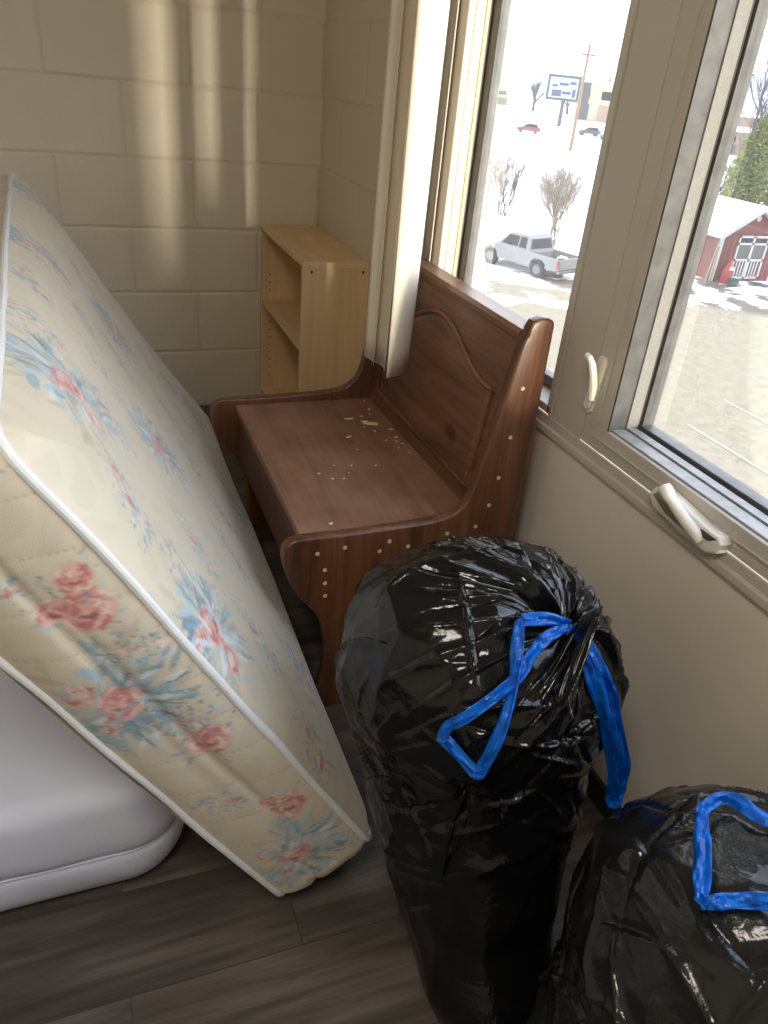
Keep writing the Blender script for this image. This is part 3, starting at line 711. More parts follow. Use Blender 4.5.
# ------------------------------------------------------------------ bin bags
def smin(a, b, k):
    h = np.clip(.5+.5*(b-a)/k, 0, 1); return b*(1-h)+a*h-k*h*(1-h)
def ellips(P, c, r):
    q = (P-np.array(c))/np.array(r); l = np.linalg.norm(q, axis=-1); return (l-1)*min(r)
def make_bag(root, c, blobs, k, neck, seed, mat, facets=1.0, planes=()):
    rg = np.random.default_rng(seed); c = np.array(c, float)
    nk = np.array(neck, float)-c; nk /= np.linalg.norm(nk)
    a = np.cross(nk, [0, 0, 1.0]); a /= np.linalg.norm(a); b = np.cross(nk, a)
    nth, nph = 260, 460
    th = np.linspace(0, 1, nth)**1.15*PI; ph = np.linspace(0, 2*PI, nph, endpoint=False)
    TH, PH = np.meshgrid(th, ph, indexing='ij')
    D = np.cos(TH)[..., None]*nk+np.sin(TH)[..., None]*(np.cos(PH)[..., None]*a+np.sin(PH)[..., None]*b)
    def sdf(P):
        d = None
        for (cc, rr) in blobs:
            e = ellips(P, cc, rr); d = e if d is None else smin(d, e, k)
        return d
    lo = np.zeros(TH.shape); hi = np.ones(TH.shape)*1.2
    for _ in range(38):
        m = (lo+hi)/2; s_ = sdf(c+D*m[..., None]) < 0; lo = np.where(s_, m, lo); hi = np.where(s_, hi, m)
    r = lo
    # crumpled facets: intersection of random half-spaces around the unit sphere
    def poly(n_, seed2):
        g = np.random.default_rng(seed2); nn = g.normal(size=(n_, 3)); nn /= np.linalg.norm(nn, axis=1)[:, None]
        mx = np.full(TH.shape, -1.0)
        for q in nn: mx = np.maximum(mx, D@q)
        return 1/np.clip(mx, .75, 1)-1
    r = r*(1+facets*(.5*poly(90, seed+1)+1.15*poly(300, seed+2)))
    # pleats that radiate from the tie
    w = np.zeros(TH.shape)
    for i in range(64):
        p0 = rg.uniform(0, 2*PI); ln = rg.uniform(.35, 1.5); wd = rg.uniform(.010, .028); am = rg.uniform(.006, .022)*rg.choice([-1, 1], p=[.35, .65]); bend = rg.uniform(-.35, .35)
        dp = np.angle(np.exp(1j*(PH-p0-bend*TH)))*np.sin(np.minimum(TH, PI/2))
        fade = np.clip(1-TH/ln, 0, 1)*np.clip(TH/.10, 0, 1)
        w += am*np.exp(-np.abs(dp)/wd)*fade
    # loose creases anywhere
    for i in range(150):
        q = rg.normal(size=3); q /= np.linalg.norm(q); t_ = np.cross(q, rg.normal(size=3)); t_ /= np.linalg.norm(t_); s_ = np.cross(q, t_)
        ln = rg.uniform(.12, .5); wd = rg.uniform(.008, .02); am = rg.uniform(.003, .011)*rg.choice([-1, 1])
        x = D@t_; y = D@s_+.3*x*x*rg.uniform(-1, 1); z = D@q
        w += am*np.exp(-np.abs(y)/wd)*np.clip(1-(x/ln)**2, 0, 1)*(z > 0)
    # taut horizontal wrinkles on the lower, weighted half
    low = np.clip((-D[..., 2]-.05)/.4, 0, 1)
    for i in range(46):
        z0 = rg.uniform(-.95, -.05); p0 = rg.uniform(0, 2*PI); az = np.arctan2(D[..., 1], D[..., 0]); da = np.angle(np.exp(1j*(az-p0)))
        tilt = rg.uniform(-.35, .35); w += low*rg.uniform(.003, .010)*np.exp(-np.abs(D[..., 2]-z0-tilt*da)/.018)*np.clip(1-(da/rg.uniform(.4, 1.1))**2, 0, 1)
    # pucker at the tie
    r = r*(1-.10*np.exp(-(TH/.16)**2))+w
    P = c+D*r[..., None]
    P[..., 2] = np.maximum(P[..., 2], .003+.004*np.abs(np.sin(P[..., 0]*60)*np.sin(P[..., 1]*50)))
    for (ax, lim, sg) in planes:
        P[..., ax] = np.minimum(P[..., ax], lim) if sg > 0 else np.maximum(P[..., ax], lim)
    V = P.reshape(-1, 3).tolist()
    F = [(i*nph+j, i*nph+(j+1) % nph, (i+1)*nph+(j+1) % nph, (i+1)*nph+j) for i in range(1, nth-2) for j in range(nph)]
    V.append(P[0, 0].tolist()); V.append(P[-1, 0].tolist()); t0, t1 = len(V)-2, len(V)-1
    F += [(nph+j, nph+(j+1) % nph, t0) for j in range(nph)]
    F += [((nth-2)*nph+j, (nth-2)*nph+(j+1) % nph, t1) for j in range(nph)]
    used = sorted(set(i for f in F for i in f)); rem = {q: i for i, q in enumerate(used)}
    o = mesh('bag_body', [V[i] for i in used], [tuple(rem[i] for i in f) for f in F], mat, root, smooth=True)
    nP_ = P[0, 0]
    # gathered top: little ruffled fan standing out of the tie
    rings = 14; ns = 96; V = []; F = []
    for i in range(rings):
        k_ = i/(rings-1)
        for j in range(ns):
            f = 2*PI*j/ns; fl = 1+.45*math.sin(f*9+2*math.sin(f*2))*k_+.2*math.sin(f*17)*k_
            rr = (.010+.020*k_**1.2)*fl; q = nP_+nk*(-.010+.030*k_-.012*k_*math.sin(f*3+1))+(a*math.cos(f)+b*math.sin(f))*rr; V.append(q.tolist())
    for i in range(rings-1):
        for j in range(ns): F.append((i*ns+j, i*ns+(j+1) % ns, (i+1)*ns+(j+1) % ns, (i+1)*ns+j))
    mesh('gathered_top', V, F, mat, root, smooth=True)
    return nP_, nk

def ribbon(name, pts, width, root, facing, wob=.0, sub=10):
    """flat film strip along a path, with a few twists and crinkles"""
    P = [Vector(p_) for p_ in pts]; path = []
    for i in range(len(P)-1):
        p0 = P[max(i-1, 0)]; p1 = P[i]; p2 = P[i+1]; p3 = P[min(i+2, len(P)-1)]
        for k in range(sub):
            t = k/sub; path.append(.5*((2*p1)+(p2-p0)*t+(2*p0-5*p1+4*p2-p3)*t*t+(3*p1-p0-3*p2+p3)*t**3))
    path.append(P[-1]); fc = Vector(facing).normalized(); V = []; F = []; n_ = 7
    for i, q in enumerate(path):
        t = (path[min(i+1, len(path)-1)]-path[max(i-1, 0)]).normalized()
        s_ = t.cross(fc)
        s_ = s_.normalized() if s_.length > .1 else Vector((1, 0, 0))
        nn = s_.cross(t); tw = noise.noise((i*.06, wob, 3.3))*1.1
        d = s_*math.cos(tw)+nn*math.sin(tw); wd = width*1.02*(1+.3*noise.noise((i*.11, wob+5, .7)))
        for k in range(n_):
            x = k/(n_-1)-.5; V.append(q+d*(x*wd)+nn*(.0016*math.sin(x*9+noise.noise((i*.2, wob, 1.1))*4)+.0022*noise.noise((i*.35, k*1.3, wob))))
    for i in range(len(path)-1):
        for k in range(n_-1): F.append((i*n_+k, i*n_+k+1, (i+1)*n_+k+1, (i+1)*n_+k))
    o = mesh(name, V, F, M['ribbon'], root, smooth=True)
    md = o.modifiers.new('thick', 'SOLIDIFY'); md.thickness = .0005; md.offset = 0
    o.data.set_sharp_from_angle(angle=.3)
    return o

CAM = Vector((-.916, -3.123, 1.304))
CAMR = Matrix(((0.934924907275414, 0.10174740727096766, -0.3399454116026487), (-0.34418191827449596, 0.4931157047703825, -0.798984173085861), (0.0863378531638735, 0.8639932678108347, 0.49604577237247843)))
bag1 = empty('bin_bag', (-.40, -2.36, 0), 'tall full black bin bag with blue drawstring standing between bench end and window wall', 'bin bag')
N1, n1 = make_bag(bag1, (-.385, -2.34, .42),
    [((-.378,-2.305,.485), (.222,.215,.205)), ((-.378,-2.36,.30), (.182,.165,.18)), ((-.396,-2.44,.15), (.128,.145,.18)), ((-.405,-2.55,.05), (.10,.10,.09))], .055,
    (-.308, -2.425, .66), 11, M['bag'], 1.0, planes=((0, -.025, 1), (1, -1.885, 1)))
bag2 = empty('bin_bag', (-.28, -2.78, 0), 'black bin bag with blue drawstring cut off at the lower right corner', 'bin bag')
N2, n2 = make_bag(bag2, (-.245, -2.81, .30),
    [((-.225,-2.80,.348), (.208,.24,.225)), ((-.28,-2.85,.14), (.24,.21,.16))], .10,
    (-.10, -2.92, .42), 23, M['bag2'], .9, planes=((0, -.022, 1),))
NK = (-.322, -2.425, .650)  # drawstring points below
loop = [(-.361,-2.43,.671), (-.398,-2.424,.672), (-.404,-2.426,.671), (-.415,-2.447,.643), (-.431,-2.479,.606), (-.458,-2.507,.556), (-.478,-2.512,.502), (-.481,-2.51,.498), (-.486,-2.506,.499), (-.515,-2.472,.528), (-.518,-2.469,.532), (-.512,-2.468,.548), (-.491,-2.482,.578), (-.428,-2.474,.616), (-.395,-2.456,.640), (-.368,-2.444,.652), NK]
ribbon('drawstring', [(x-.006, y-.009, z+.010) for (x, y, z) in [NK]+loop], .0165, bag1, (-.5,-.65,.6), .4)
tail = [NK, (-.312,-2.460,.640), (-.298,-2.482,.610), (-.276,-2.484,.570), (-.230,-2.478,.478), (-.196,-2.474,.400), (-.182,-2.472,.350), (-.178,-2.470,.312), (-.184,-2.470,.300), (-.192,-2.471,.320), (-.214,-2.476,.395), (-.256,-2.486,.490), (-.296,-2.486,.575), (-.318,-2.462,.632), NK]
ribbon('drawstring', [(x-.004, y-.012, z+.006) for (x, y, z) in tail], .021, bag1, (-.5,-.65,.6), 2.1)
loop2 = [(-.120,-2.86,.50), (-.150,-2.79,.575), (-.219,-2.735,.572), (-.232,-2.685,.560), (-.262,-2.682,.556), (-.280,-2.692,.556), (-.305,-2.720,.560), (-.333,-2.752,.562), (-.357,-2.780,.556), (-.359,-2.784,.556), (-.352,-2.790,.560), (-.329,-2.800,.568), (-.297,-2.819,.576), (-.225,-2.862,.565), (-.150,-2.895,.515), (-.105,-2.915,.45)]
ribbon('drawstring', [(x-.004, y-.006, z+.012) for (x, y, z) in loop2], .0165, bag2, (-.4,-.45,.8), 5.7)
print('NECKS', N1, N2)
SKY, SUN, GLARE, ROOM = 3.3, 5.4, 1900, 17
VT, LOOK, EXPO = 'Standard', 'None', 0.52

# ------------------------------------------------------------------ outdoors
GZ = -6.0
def ground_mat():
    m, nt, out = newmat('snowy_ground')
    tc = N(nt, 'ShaderNodeTexCoord'); sp = N(nt, 'ShaderNodeSeparateXYZ'); L(nt, tc.outputs['Object'], sp.inputs[0])
    def math_(op, a, b, c=None):
        n_ = N(nt, 'ShaderNodeMath', operation=op)
        for i, q in enumerate((a, b, c)):
            if q is None: continue
            if isinstance(q, (int, float)): n_.inputs[i].default_value = q
            else: L(nt, q, n_.inputs[i])
        return n_.outputs[0]
    x, y = sp.outputs['X'], sp.outputs['Y']
    s = math_('ADD', math_('MULTIPLY', x, .656), math_('MULTIPLY', y, .755))
    n1 = N(nt, 'ShaderNodeTexNoise', Scale=.5, Detail=5.0, Roughness=.6); L(nt, tc.outputs['Object'], n1.inputs['Vector'])
    n2 = N(nt, 'ShaderNodeTexNoise', Scale=3.0, Detail=5.0); L(nt, tc.outputs['Object'], n2.inputs['Vector'])
    lot = ramp(nt, [(.3, srgb(104,94,74)), (.7, srgb(126,115,92))]); L(nt, n2.outputs['Fac'], lot.inputs['Fac'])
    soil = ramp(nt, [(.35, srgb(62,53,44)), (.7, srgb(96,86,72))]); L(nt, n1.outputs['Fac'], soil.inputs['Fac'])
    # lot -> soil beyond the kerb line
    f1 = N(nt, 'ShaderNodeMapRange'); f1.inputs['From Min'].default_value = 31.5; f1.inputs['From Max'].default_value = 32.5; L(nt, s, f1.inputs['Value'])
    g = N(nt, 'ShaderNodeMix', data_type='RGBA'); L(nt, f1.outputs[0], g.inputs['Factor']); L(nt, lot.outputs['Color'], g.inputs['A']); L(nt, soil.outputs['Color'], g.inputs['B'])
    # snow: patches along the verge, more to the north, full further out
    north = math_('SUBTRACT', math_('SUBTRACT', y, x), 3.4)
    far = math_('MULTIPLY', math_('MULTIPLY', math_('MAXIMUM', math_('SUBTRACT', s, 36.0), 0.0), .04), math_('MINIMUM', math_('MAXIMUM', math_('MULTIPLY', north, .4), 0.0), 1.0))
    bias = math_('ADD', math_('ADD', math_('MULTIPLY', math_('SUBTRACT', s, 33.0), .012), math_('MULTIPLY', math_('MAXIMUM', north, 0.0), .010)), far)
    v = math_('ADD', n1.outputs['Fac'], math_('MINIMUM', bias, .36))
    ver = N(nt, 'ShaderNodeMapRange'); ver.inputs['From Min'].default_value = 31.0; ver.inputs['From Max'].default_value = 32.6; L(nt, s, ver.inputs['Value'])
    nv_ = N(nt, 'ShaderNodeMapRange'); nv_.inputs['From Min'].default_value = 0; nv_.inputs['From Max'].default_value = 2.0; L(nt, north, nv_.inputs['Value'])
    gate = math_('MAXIMUM', ver.outputs[0], nv_.outputs[0])
    sm = N(nt, 'ShaderNodeMapRange'); sm.inputs['From Min'].default_value = .50; sm.inputs['From Max'].default_value = .56; L(nt, v, sm.inputs['Value'])
    sf = math_('MULTIPLY', sm.outputs[0], gate)
    g2 = N(nt, 'ShaderNodeMix', data_type='RGBA'); L(nt, sf, g2.inputs['Factor']); L(nt, g.outputs['Result'], g2.inputs['A']); g2.inputs['B'].default_value = (.86,.88,.92,1)
    b = N(nt, 'ShaderNodeBsdfPrincipled', Roughness=.8); L(nt, g2.outputs['Result'], b.inputs['Base Color']); L(nt, b.outputs[0], out.inputs['Surface']); return m
M['ground'] = ground_mat()
M['lotline'] = simple('worn_white_line', srgb(143,140,130), .8, .05, 4)
gm = MB(); gm.add([(.13,-120,GZ), (900,-120,GZ), (900,900,GZ), (.13,900,GZ)], [(0,1,2,3)])
for (xa, y0, y1) in ((13.55, 7.0, 11.3), (15.98, 8.8, 12.7), (18.5, 10.5, 14.35), (11.1, 5.0, 9.6), (21.0, 12.0, 16.0)):
    gm.add([(xa-.05,y0,GZ+.012), (xa+.05,y0,GZ+.012), (xa+.05,y1,GZ+.012), (xa-.05,y1,GZ+.012)], [(0,1,2,3)], 1)
gm.add([(.13,900,GZ), (-600,900,GZ), (-600,.3,GZ), (.13,.3,GZ)], [(0,1,2,3)])
struct(gm.build('ground', [M['ground'], M['lotline']]))
M['facade'] = simple('facade', srgb(150,130,115), .8, .05, 3)
# facade below the room so that it stands on the ground
struct(MB().box(XL-.1, .12, YF-.1, .12, GZ, -.121).build('building_base', M['facade']))

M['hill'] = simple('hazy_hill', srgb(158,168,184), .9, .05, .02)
hv = []; hf = []
for i in range(121):
    a = math.radians(-10+i*1.0); R = 700
    h = 16+10*noise.noise((i*.06, .3, 0))+26*math.exp(-((math.degrees(a)-50)/9)**2)
    hv += [(R*math.sin(a), R*math.cos(a), GZ-1), (R*1.05*math.sin(a), R*1.05*math.cos(a), GZ+h)]
for i in range(120): hf.append((2*i, 2*i+2, 2*i+3, 2*i+1))
struct(mesh('distant_hills', hv, hf, M['hill']))

M['red_siding'] = simple('red_siding', srgb(93,33,29), .7, .10, 5)
M['white_trim'] = simple('white_trim_paint', srgb(162,161,159), .6, .03, 10)
M['snow'] = simple('snow', (.86,.88,.92), .8, .02, 2)
M['bark'] = simple('pale_bark', srgb(79,65,52), .9, .15, 6)
M['twig'] = simple('tan_twig', srgb(126,106,84), .9, .15, 6)
M['grey_twig'] = simple('grey_twig', srgb(81,73,68), .9, .12, 6)
M['evergreen'] = simple('evergreen_needles', srgb(104,110,58), .9, .3, 3)
M['darkglass'] = simple('dark_car_glass', srgb(34,38,44), .35, .05, 3, spec=.15)
M['silver'] = simple('silver_car_paint', srgb(122,119,116), .4, .03, 3, coat=.2)
M['tyre'] = simple('tyre_rubber', srgb(36,34,34), .85, .1, 8)
M['hub'] = simple('wheel_hub', srgb(102,102,103), .35, .05, 8, metal=.5)
M['tail'] = simple('red_tail_lamp', srgb(140,40,30), .3, .08, 8)
M['bumper'] = simple('chrome_bumper', srgb(114,115,117), .25, .05, 8, metal=.6)
M['bed'] = simple('truck_bed_liner', srgb(50,50,51), .7, .1, 6)
M['carred'] = simple('red_car_paint', srgb(112,55,49), .35, .05, 3, coat=.4)
M['cargrey'] = simple('grey_car_paint', srgb(64,70,77), .35, .05, 3, coat=.4)
M['carblue'] = simple('blue_grey_car_paint', srgb(78,91,105), .35, .05, 3, coat=.4)
M['pole'] = simple('brown_pole_wood', srgb(124,96,80), .85, .12, 3)
M['steel'] = simple('grey_steel', srgb(71,70,68), .6, .08, 3)
M['board'] = simple('billboard_face', srgb(150,158,176), .6, .05, .3)
M['boardfig'] = simple('billboard_print', srgb(60,70,96), .6, .15, .4)
M['stucco'] = simple('beige_building_wall', srgb(158,152,128), .8, .05, .2)
M['brown_wall'] = simple('brown_building_wall', srgb(120,104,92), .8, .08, .2)  # plain brown wall colour
M['salmon'] = simple('salmon_door', srgb(150,118,104), .7, .05, 1)
M['planter'] = simple('green_planter', srgb(42,66,49), .6, .05, 5)
M['rake_wood'] = simple('weathered_handle', srgb(117,108,90), .8, .08, 10)
M['ornred'] = simple('red_ornament', srgb(147,42,46), .6, .05, 6)

# --- garden shed: gable front faces -y
SX, SYY, SWd, SD = 27.15, 26.19, 3.62, 4.6
EZ, PZ = -3.77, -2.72
sh = empty('garden_shed', (SX+SWd/2, SYY+SD/2, GZ), 'red garden shed with white trim, double doors and a snowy gable roof', 'shed')
b = MB(); b.prism([(SX,GZ), (SX+SWd,GZ), (SX+SWd,EZ), (SX+SWd/2,PZ-.05), (SX,EZ)], 'y', SYY, SYY+SD)
for k in range(1, 12):
    xk = SX+k*.3; b.box(xk-.01, xk+.01, SYY-.012, SYY, GZ, EZ)
b.build('wall', M['red_siding'], sh)
rf = MB()
for sgn in (-1, 1):
    xm = SX+SWd/2; xe = xm+sgn*(SWd/2+.25); ze = EZ-.15
    rf.add([(xm,SYY-.3,PZ+.02), (xe,SYY-.3,ze), (xe,SYY+SD+.3,ze), (xm,SYY+SD+.3,PZ+.02), (xm,SYY-.3,PZ-.1), (xe,SYY-.3,ze-.12), (xe,SYY+SD+.3,ze-.12), (xm,SYY+SD+.3,PZ-.1)], [(0,1,2,3), (7,6,5,4), (0,4,5,1), (1,5,6,2), (2,6,7,3), (3,7,4,0)])
rfo = rf.build('roof', M['white_trim'], sh)
sn = MB()
for sgn in (-1, 1):
    xm = SX+SWd/2; xe = xm+sgn*(SWd/2+.27); ze = EZ-.13
    sn.add([(xm,SYY-.26,PZ+.16), (xe,SYY-.26,ze+.10), (xe,SYY+SD+.3,ze+.10), (xm,SYY+SD+.3,PZ+.16), (xm,SYY-.26,PZ+.02), (xe,SYY-.26,ze), (xe,SYY+SD+.3,ze), (xm,SYY+SD+.3,PZ+.02)], [(0,1,2,3), (7,6,5,4), (0,4,5,1), (1,5,6,2), (2,6,7,3), (3,7,4,0)])
sn.build('roof_snow', M['snow'], rfo)
for x_ in (SX, SX+SWd-.12): MB().box(x_-.01, x_+.13, SYY-.03, SYY+.10, GZ, EZ).build('corner_board', M['white_trim'], sh)
DX0, DX1, DZ1 = SX+1.0, SX+2.82, -3.90
dframe = MB()
for q in ((DX0, DX0+.10), (DX1-.10, DX1), ((DX0+DX1)/2-.07, (DX0+DX1)/2+.07)): dframe.box(q[0], q[1], SYY-.05, SYY, GZ+.12, DZ1)
for q in ((DZ1-.1, DZ1), (DZ1-.42, DZ1-.32), (DZ1-1.16, DZ1-1.06), (GZ+.12, GZ+.22)): dframe.box(DX0, DX1, SYY-.05, SYY, q[0], q[1])
dro = dframe.build('double_door', M['white_trim'], sh)
dm = (DX0+DX1)/2
rl = MB()
for k in range(1, 9):
    xk = DX0+.1+k*(DX1-DX0-.2)/9
    rl.box(xk-.05, xk+.02, SYY-.045, SYY, GZ+.22, DZ1-1.16)
rl.build('door_slats', M['white_trim'], dro)
for (xa, xb) in ((DX0+.1, dm-.07), (dm+.07, DX1-.1)):
    MB().box(xa, xb, SYY-.02, SYY, DZ1-1.06, DZ1-.42).build('door_pane', M['steel'], dro)
    mid = (xa+xb)/2
    for (p0, p1) in ((xa+.04, mid-.04), (mid+.04, xb-.04)): MB().box(p0, p1, SYY-.06, SYY-.05, DZ1-.30, DZ1-.12).build('transom_pane', M['darkglass'], dro)
MB().cyl((SX+SWd/2, SYY-.02, PZ-.42), 'y', .13, .05, 8).build('gable_vent', M['white_trim'], sh)
# planter, rake and ornament beside the shed
pl = empty('planter', (SX+.62, SYY-.45, GZ), 'small green planter on the ground in front of the red shed', 'planter')
MB().tube([(SX+.42,SYY-1.0,GZ), (SX+.42,SYY-1.0,GZ+.30), (SX+.42,SYY-1.0,GZ+.34)], [.20,.27,.29], 14).build('pot', M['planter'], pl)
og = MB().tube([(SX+.55,SYY-.32,GZ), (SX+.55,SYY-.32,GZ+.5), (SX+.58,SYY-.32,GZ+.8), (SX+.66,SYY-.32,GZ+1.12)], [.26,.24,.14,.02], 12).tube([(SX+.60,SYY-.50,GZ+.62), (SX+.60,SYY-.50,GZ+.78)], [.15,.10], 10, 1).tube([(SX+.40,SYY-.36,GZ+.45), (SX+.72,SYY-.36,GZ+.5)], .12, 10, 0)
tag(og.build('garden_ornament', [M['ornred'], M['white_trim']]), 'red and white garden ornament by the shed corner', 'ornament')
for i, (dx, dx2, h) in enumerate(((-.75, -.18, 1.9), (-.45, -.10, 1.6))):
    hr = empty('garden_pole', (SX+dx, SYY-.4, GZ), ('taller' if i == 0 else 'shorter')+' pale garden pole leaning against the shed corner', 'pole', 'poles leaning at the shed')
    MB().tube([(SX+dx,SYY-.45,GZ+.02), (SX+dx2,SYY-.06,GZ+h)], .035, 6).build('handle', M['rake_wood'], hr)

# --- trees
def branch_tree(root, name, mat, base, height, spread, depth, seed, r0, n0=1, lean=0.0, kids=3):
    rd = random.Random(seed); mb = MB()
    def grow(p, d, l, r, lev):
        pts = [p]; q = p.copy(); dd = d.copy()
        for k in range(4):
            dd = (dd+Vector((rd.uniform(-.16,.16), rd.uniform(-.16,.16), rd.uniform(-.04,.14)))).normalized(); q = q+dd*(l/4); pts.append(q.copy())
        mb.tube(pts, [r*(1-.12*k) for k in range(5)], 4 if lev > 0 else 6, cap=False)
        if lev >= depth: return
        for k in range(kids+(1 if lev == 0 else 0)):
            t = rd.uniform(.3, 1.0); b0 = pts[min(int(t*4), 4)]
            nd = (dd+Vector((rd.uniform(-1,1), rd.uniform(-1,1), rd.uniform(-.1,.7)))*spread).normalized()
            grow(b0, nd, l*rd.uniform(.5,.75), r*.5, lev+1)
    for k in range(n0):
        d = Vector((rd.uniform(-.35,.35)+lean, rd.uniform(-.35,.35), 1)).normalized() if n0 > 1 else Vector((lean, 0, 1)).normalized()
        grow(Vector(base)+Vector((rd.uniform(-.3,.3), rd.uniform(-.3,.3), -.02))*(n0 > 1), d, height*.45, r0, 0)
    return mb.build(name, mat, root)
def bare(kind, label, cat, base, h, spread, depth, seed, r0, n0, mat, group=None, kids=3):
    r = empty(kind, base, label, cat, group)
    branch_tree(r, 'branches', M[mat], base, h, spread, depth, seed, r0, n0, kids=kids); return r
bare('bare_shrub', 'tan leafless shrub growing beyond the bed of the silver pickup', 'shrub', (22.8,33.6,GZ), 5.8, .95, 5, 3, .04, 8, 'twig', kids=4)
bare('bare_shrub', 'thin tan leafless shrub growing beyond the hood of the silver pickup', 'shrub', (19.8,37.0,GZ), 6.6, .8, 5, 5, .04, 4, 'twig', kids=3)
bare('bare_shrub', 'low dark leafless shrub between the two taller shrubs by the pickup', 'shrub', (24.6,42.5,GZ), 5.6, .95, 4, 9, .05, 6, 'bark', kids=4)
bare('bare_tree', 'tall bare grey tree rising over the evergreen', 'tree', (49.0,50,GZ), 15.0, .75, 5, 12, .22, 1, 'grey_twig', kids=4)
# evergreen behind the shed: clusters of needle sprays around a stem
def evergreen(base, H, R, seed, label):
    r = empty('evergreen_tree', base, label, 'tree'); rd = random.Random(seed)
    MB().tube([base, (base[0], base[1], base[2]+H*.9)], [.22, .04], 8).build('trunk', M['bark'], r)
    V = []; F = []
    for k in range(13000):
        t = rd.random()**.8; a = rd.uniform(0, 2*PI); lob = 1+.25*math.sin(a*5+t*9)
        rr = R*(1-t)**.75*lob*math.sqrt(rd.uniform(.03, 1)); z = base[2]+.3+t*H
        c = Vector((base[0]+rr*math.cos(a), base[1]+rr*math.sin(a), z)); s = rd.uniform(.10, .24)
        u = Vector((rd.uniform(-1,1), rd.uniform(-1,1), rd.uniform(-.2,1))).normalized()*s; w = Vector((rd.uniform(-1,1), rd.uniform(-1,1), rd.uniform(-1,1))).normalized()*s*.45
        i = len(V); V += [c-w, c+w, c+u*1.6]; F.append((i, i+1, i+2))
    mesh('foliage', V, F, M['evergreen'], r)
evergreen((35.6,34.0,GZ), 6.8, 2.6, 4, 'dense olive green evergreen tree behind the red shed')
evergreen((41.6,34.2,GZ), 6.0, 2.2, 8, 'second evergreen at the right edge beyond the shed')

# --- pickup truck: local x forward, origin between the rear wheels on the ground
def wheels(root, xs, hw, r, tw):
    for x in xs:
        for s in (-1, 1):
            w = MB(); w.cyl((x, s*(hw-tw/2), r), 'y', r, tw, 24); o = w.build('wheel', M['tyre'], root, smooth=True, local=True)
            MB().cyl((x, s*(hw+.002), r), 'y', r*.58, .02, 16).build('hub', M['hub'], o, local=True)
tr = empty('pickup_truck', (0,0,0), 'silver extended cab pickup truck parked outside among patches of snow', 'truck')
hw = .93
body = MB()
lower = [(-1.05,.52), (-1.05,.98), (2.05,1.0), (3.42,.98), (3.62,.80), (3.62,.45), (3.3,.40), (3.18,.66), (2.98,.78), (2.72,.78), (2.52,.66), (2.40,.38), (.5,.38), (.44,.66), (.24,.80), (-.14,.80), (-.36,.66), (-.42,.45)]
# two flanks, floor and nose around an open load bed
for (a, b_) in ((-hw, -hw+.10), (hw-.10, hw)): body.prism(lower, 'y', a, b_, bev=.015, seg=2)
body.box(.62, 3.55, -hw+.09, hw-.09, .42, .97, bev=.03)
body.box(-1.03, .65, -hw+.09, hw-.09, .48, .56)
bodyo = body.build('body', M['silver'], tr, local=True)
MB().box(-1.09, -1.02, -hw+.03, hw-.03, .55, .99, bev=.012).build('tailgate', M['silver'], tr, local=True)
MB().box(-1.02, .62, -hw+.10, hw-.10, .56, .60).build('bed_liner', M['bed'], tr, local=True)
MB().box(-1.20, -1.02, -hw+.02, hw-.02, .40, .53, bev=.02).build('rear_bumper', M['bumper'], tr, local=True)
MB().box(3.55, 3.72, -hw+.02, hw-.02, .36, .55, bev=.02).build('front_bumper', M['bumper'], tr, local=True)
for s in (-1, 1): MB().box(-1.10, -1.0, s*(hw-.02)-.07, s*(hw-.02)+.03 if s > 0 else s*(hw-.02)+.07, .62, .93, bev=.01).build('tail_lamp', M['tail'], tr, local=True)
cab = MB()
cb = [(.68,.97), (.80,1.50), (.95,1.60), (1.85,1.60), (2.0,1.55), (2.55,.98)]
V = []; 
for (x, z) in cb:
    ww = hw-.04-.16*max(0, (z-.97)/.63)
    V += [(x,-ww,z), (x,ww,z)]
nf = len(cb); F = [(2*i, 2*i+2, 2*i+3, 2*i+1) for i in range(nf-1)]+[tuple(2*i for i in range(nf)), tuple(2*i+1 for i in range(nf))[::-1]]
cab.add(V, F); cabo = cab.build('cab', M['silver'], tr, local=True)
MB().add([(.695,-.72,1.06), (.695,.72,1.06), (.775,.63,1.46), (.775,-.63,1.46)], [(0,1,2,3)]).build('rear_window', M['darkglass'], cabo, local=True)
for s in (-1, 1):
    f = lambda x, z: (x, s*(hw-.04-.16*(z-.97)/.63+.006), z)
    MB().add([f(.86,1.06), f(1.30,1.06), f(1.30,1.50), f(.95,1.50)], [(0,1,2,3)]).add([f(1.38,1.06), f(2.32,1.06), f(1.98,1.48), f(1.38,1.50)], [(0,1,2,3)]).build('side_windows', M['darkglass'], cabo, local=True)
MB().add([(2.48,-.74,1.06), (2.48,.74,1.06), (2.06,.63,1.52), (2.06,-.63,1.52)], [(0,1,2,3)]).build('windscreen', M['darkglass'], cabo, local=True)
wheels(tr, (.05, 2.85), hw, .36, .24)
th = math.atan2(.94, -.33)
rw = Vector((17.9, 26.7, GZ)); lf = Vector((-math.sin(th), math.cos(th), 0))
tr.location = rw-lf*.9+Vector((0,0,.0)); tr.rotation_euler = (0, 0, th)

